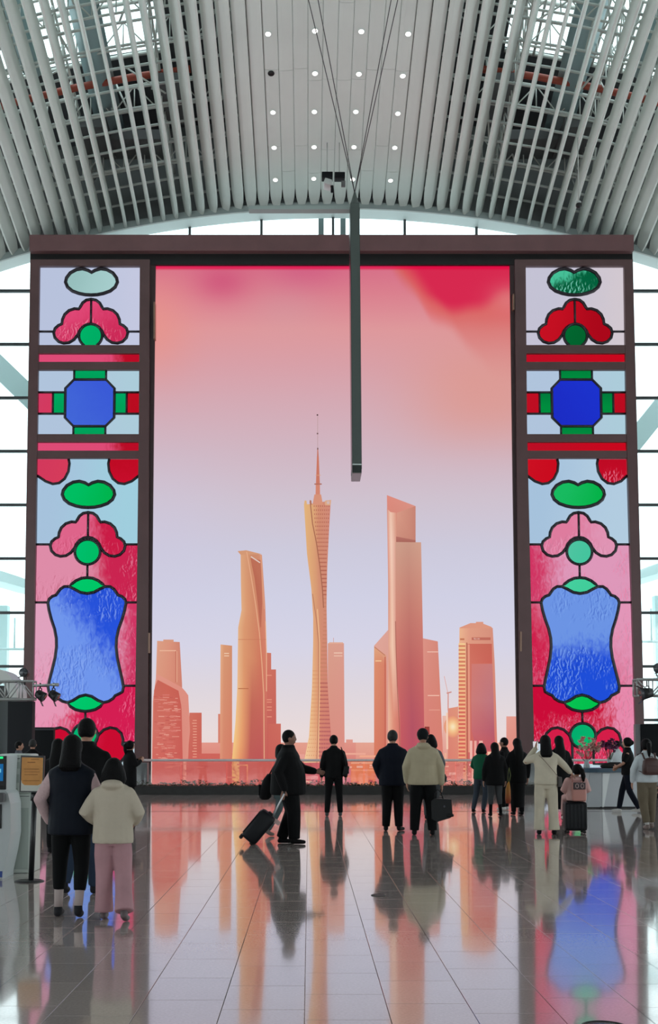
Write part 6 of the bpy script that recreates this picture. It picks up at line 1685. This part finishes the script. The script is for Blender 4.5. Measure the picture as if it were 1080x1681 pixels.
# pale arch and wall block at the left edge
A, B = at(-40, 1098, 33.5), at(30, 1125, 33.5)
t = thing('white_archway', 'pale rounded archway block behind the left lighting truss', 'archway', (at(-10, 1200, 33.5).x, 33.5, 0))
c = at(-8, 1145, 33.5); R1, R0 = 0.0, 0.0
ro = at(28, 1145, 33.5).x-c.x; ri = ro*0.60; pts = []
for k in range(19):
    a = PI*k/18; pts.append((c.x+ro*math.cos(a), 33.5, c.z+ro*1.30*math.sin(a)))
for k in range(18, -1, -1):
    a = PI*k/18; pts.append((c.x+ri*math.cos(a), 33.5, c.z+ri*1.30*math.sin(a)))
b = MB()
for k in range(18):
    o1, o2, i1, i2 = pts[k], pts[k+1], pts[37-k], pts[36-k]
    b.prism([o1, o2, i2, i1], (0, 1.2, 0))
b.build('arch', mat('arch_white', rgb(206, 210, 206), 0.5), t, True)
b = MB()
for s in (-1, 1): b.box((c.x+s*(ro+ri)/2, 34.1, c.z/2), (ro-ri, 1.2, c.z))
b.build('jamb', mat('arch_grey', rgb(150, 158, 158), 0.5), t, True)
b = MB(); b.box((c.x, 34.4, (c.z+ri)/2), (ri*2, 0.3, c.z+ri)); b.build('infill', mat('arch_infill', rgb(128, 134, 136), 0.6), t, True)
# dark display box behind the heads at the left
A, B = at(54, 1194, 33.8), at(88, 1300, 33.8)
t = thing('black_monitor_wall', 'black upright panel left of the stained glass foot', 'panel', ((A.x+B.x)/2, 33.8, 0))
b = MB(); b.bbox(((A.x+B.x)/2, 33.8, A.z/2), (B.x-A.x, 0.25, A.z), 0.01); b.build('panel', m_blk, t, True)
b = MB(); b.box(((A.x+B.x)/2, 33.66, A.z-0.06), (B.x-A.x, 0.02, 0.05)); b.build('top_rail', mat('dark_rail', rgb(46, 50, 56), 0.5), t, True)
# ---- self-service kiosks and sign at the left edge
m_kw = mat('kiosk_white', rgb(196, 204, 196), 0.4); m_kg = mat('kiosk_panel', rgb(168, 178, 170), 0.45)
m_kl = mat('kiosk_line', rgb(92, 98, 94), 0.5)
Y2 = fl(30, 1434).y
def kb(t, x0, x1, y0, y1, Y, dep, name, m, r=0.006, dy=0.0):
    A, B = at(x0, y0, Y), at(x1, y1, Y); z1, z0_ = A.z, max(0.0, B.z)
    b = MB(); b.bbox(((A.x+B.x)/2, Y+dep/2+dy, (z0_+z1)/2), (B.x-A.x, dep, z1-z0_), min(r, dep*0.4)); return b.build(name, m, t, True)
t = thing('kiosk', 'tall pale grey self-service kiosk, second from the left edge, behind the orange sign', 'kiosk', (at(28, 1434, Y2).x, Y2+0.25, 0))
kb(t, -2, 49, 1237.5, 1303, Y2, 0.45, 'head_unit', m_kw, 0.03)
kb(t, 12, 50, 1303, 1434, Y2+0.02, 0.5, 'pedestal', m_kw, 0.012)
kb(t, 17, 46, 1326, 1427, Y2+0.02, 0.01, 'service_door', m_kg, 0.003, -0.008)
for (x0, x1, y0, y1) in ((18, 33, 1251, 1262), (18, 32, 1271, 1285), (19, 29, 1294, 1301)):
    kb(t, x0, x1, y0, y1, Y2, 0.01, 'printed_panel', m_kg, 0.002, -0.007)
kb(t, 22, 33, 1244.5, 1246, Y2, 0.006, 'logo_strip', m_kl, 0.001, -0.006)
kb(t, 14, 44, 1433, 1434.5, Y2+0.02, 0.01, 'base_gap', m_kl, 0.001, -0.008)
kb(t, 10, 48, 1306.5, 1307.6, Y2+0.02, 0.008, 'seam', m_kl, 0.001, -0.006)
Y1 = fl(0, 1443).y
t = thing('kiosk', 'white self-service kiosk cut by the left edge with a green lamp and blue display', 'kiosk', (at(-12, 1443, Y1).x, Y1+0.2, 0))
A = at(-40, 1240, Y1)
side = [(-60, 1240), (11, 1240), (8, 1298), (13, 1303), (17, 1320), (17, 1370), (12, 1400), (4, 1436), (4, 1443), (-60, 1443)]
b = MB(); P = [at(x, y, Y1) for x, y in side]
for p_ in P: p_.z = max(p_.z, 0.0)
b.prism(P, (0, 0.5, 0)); b.build('body', mat('kiosk_white_b', rgb(190, 196, 196), 0.35), t, True)
BZ = kb(t, -50, 10.5, 1241, 1296, Y1, 0.02, 'bezel', m_black, 0.004, -0.021)
under(kb(t, -50, 6, 1254, 1282, Y1, 0.01, 'display', emis('kiosk_display', rgb(30, 96, 150), 1.0), 0.002, -0.034), BZ)
under(kb(t, -50, 3, 1262, 1268, Y1, 0.006, 'display_band', emis('kiosk_display_b', rgb(110, 186, 214), 1.0), 0.002, -0.040), BZ)
kb(t, -50, 6, 1242, 1245.5, Y1, 0.02, 'status_lamp', emis('green_lamp', rgb(40, 230, 130), 1.2), 0.004, -0.036)
kb(t, -50, 10, 1301, 1316, Y1, 0.12, 'tray', mat('tray_grey'), 0.02, -0.13)
kb(t, -50, 2.5, 1320, 1360, Y1, 0.012, 'dark_slot', m_black, 0.003, -0.013)
kb(t, -50, 4, 1430, 1440, Y1, 0.02, 'blue_base', mat('blue_base', rgb(34, 66, 140), 0.4), 0.003, -0.021)
# sign on a pole
Y3 = fl(48, 1447).y
t = thing('sign_stand', 'black pole sign stand holding an orange poster, on a round base', 'sign stand', fl(48, 1447))
bx = fl(48, 1447)
b = MB(); b.tube([(0, 0, 0), (0, 0, 0.008), (0, 0, 0.018)], [0.165, 0.165, 0.13], 32); b.build('base', mat('black_metal', rgb(24, 26, 28), 0.35), t)
zt3 = at(48, 1300, Y3).z
b = MB(); b.tube([(0.02, 0, 0.015), (0.05, 0, zt3+0.06)], 0.031, 14); b.build('pole', mat('black_metal'), t)
b = MB(); b.tube([(0.045, 0, zt3-0.10), (0.05, 0, zt3+0.0)], 0.045, 14); b.build('clamp', mat('black_metal'), t)
def sgn(x, y, dy): q = at(x, y, Y3); return Vector((q.x, Y3-0.05+dy, q.z))
b = MB(); b.prism([sgn(36, 1240, 0), sgn(75, 1241, 0), sgn(73, 1301, 0), sgn(33.5, 1300, 0)], (0, 0.03, 0)); b.build('frame', mat('black_metal'), t, True)
b = MB(); b.prism([sgn(38, 1243, -0.003), sgn(72.5, 1244, -0.003), sgn(71, 1298.5, -0.003), sgn(36, 1298, -0.003)], (0, 0.004, 0)); PAP = b.build('paper', mat('poster_paper', rgb(206, 208, 200), 0.5), t, True)
def sp_(name, pts, m, d): b = MB(); b.prism([sgn(x, y, d) for x, y in pts], (0, 0.002, 0)); return under(b.build(name, m, t, True), PAP)
sp_('poster_print', [(38, 1243), (72.5, 1244), (71.5, 1280), (69.5, 1286), (64, 1289), (42, 1288.5), (38, 1285), (36.8, 1280)], mat('orange_print', rgb(212, 148, 76), 0.5, noise=0.12, nscale=9), -0.006)
for (x0, x1, y0, y1) in ((47, 60, 1250.5, 1252), (53, 66, 1246, 1247), (41, 66, 1262, 1262.8), (42, 67, 1266.5, 1267.2), (42, 64, 1271, 1271.8), (40, 67, 1281, 1281.8)):
    sp_('printed_line', [(x0, y0), (x1, y0), (x1, y1), (x0, y1)], mat('brown_ink', rgb(150, 92, 44), 0.6), -0.0085)
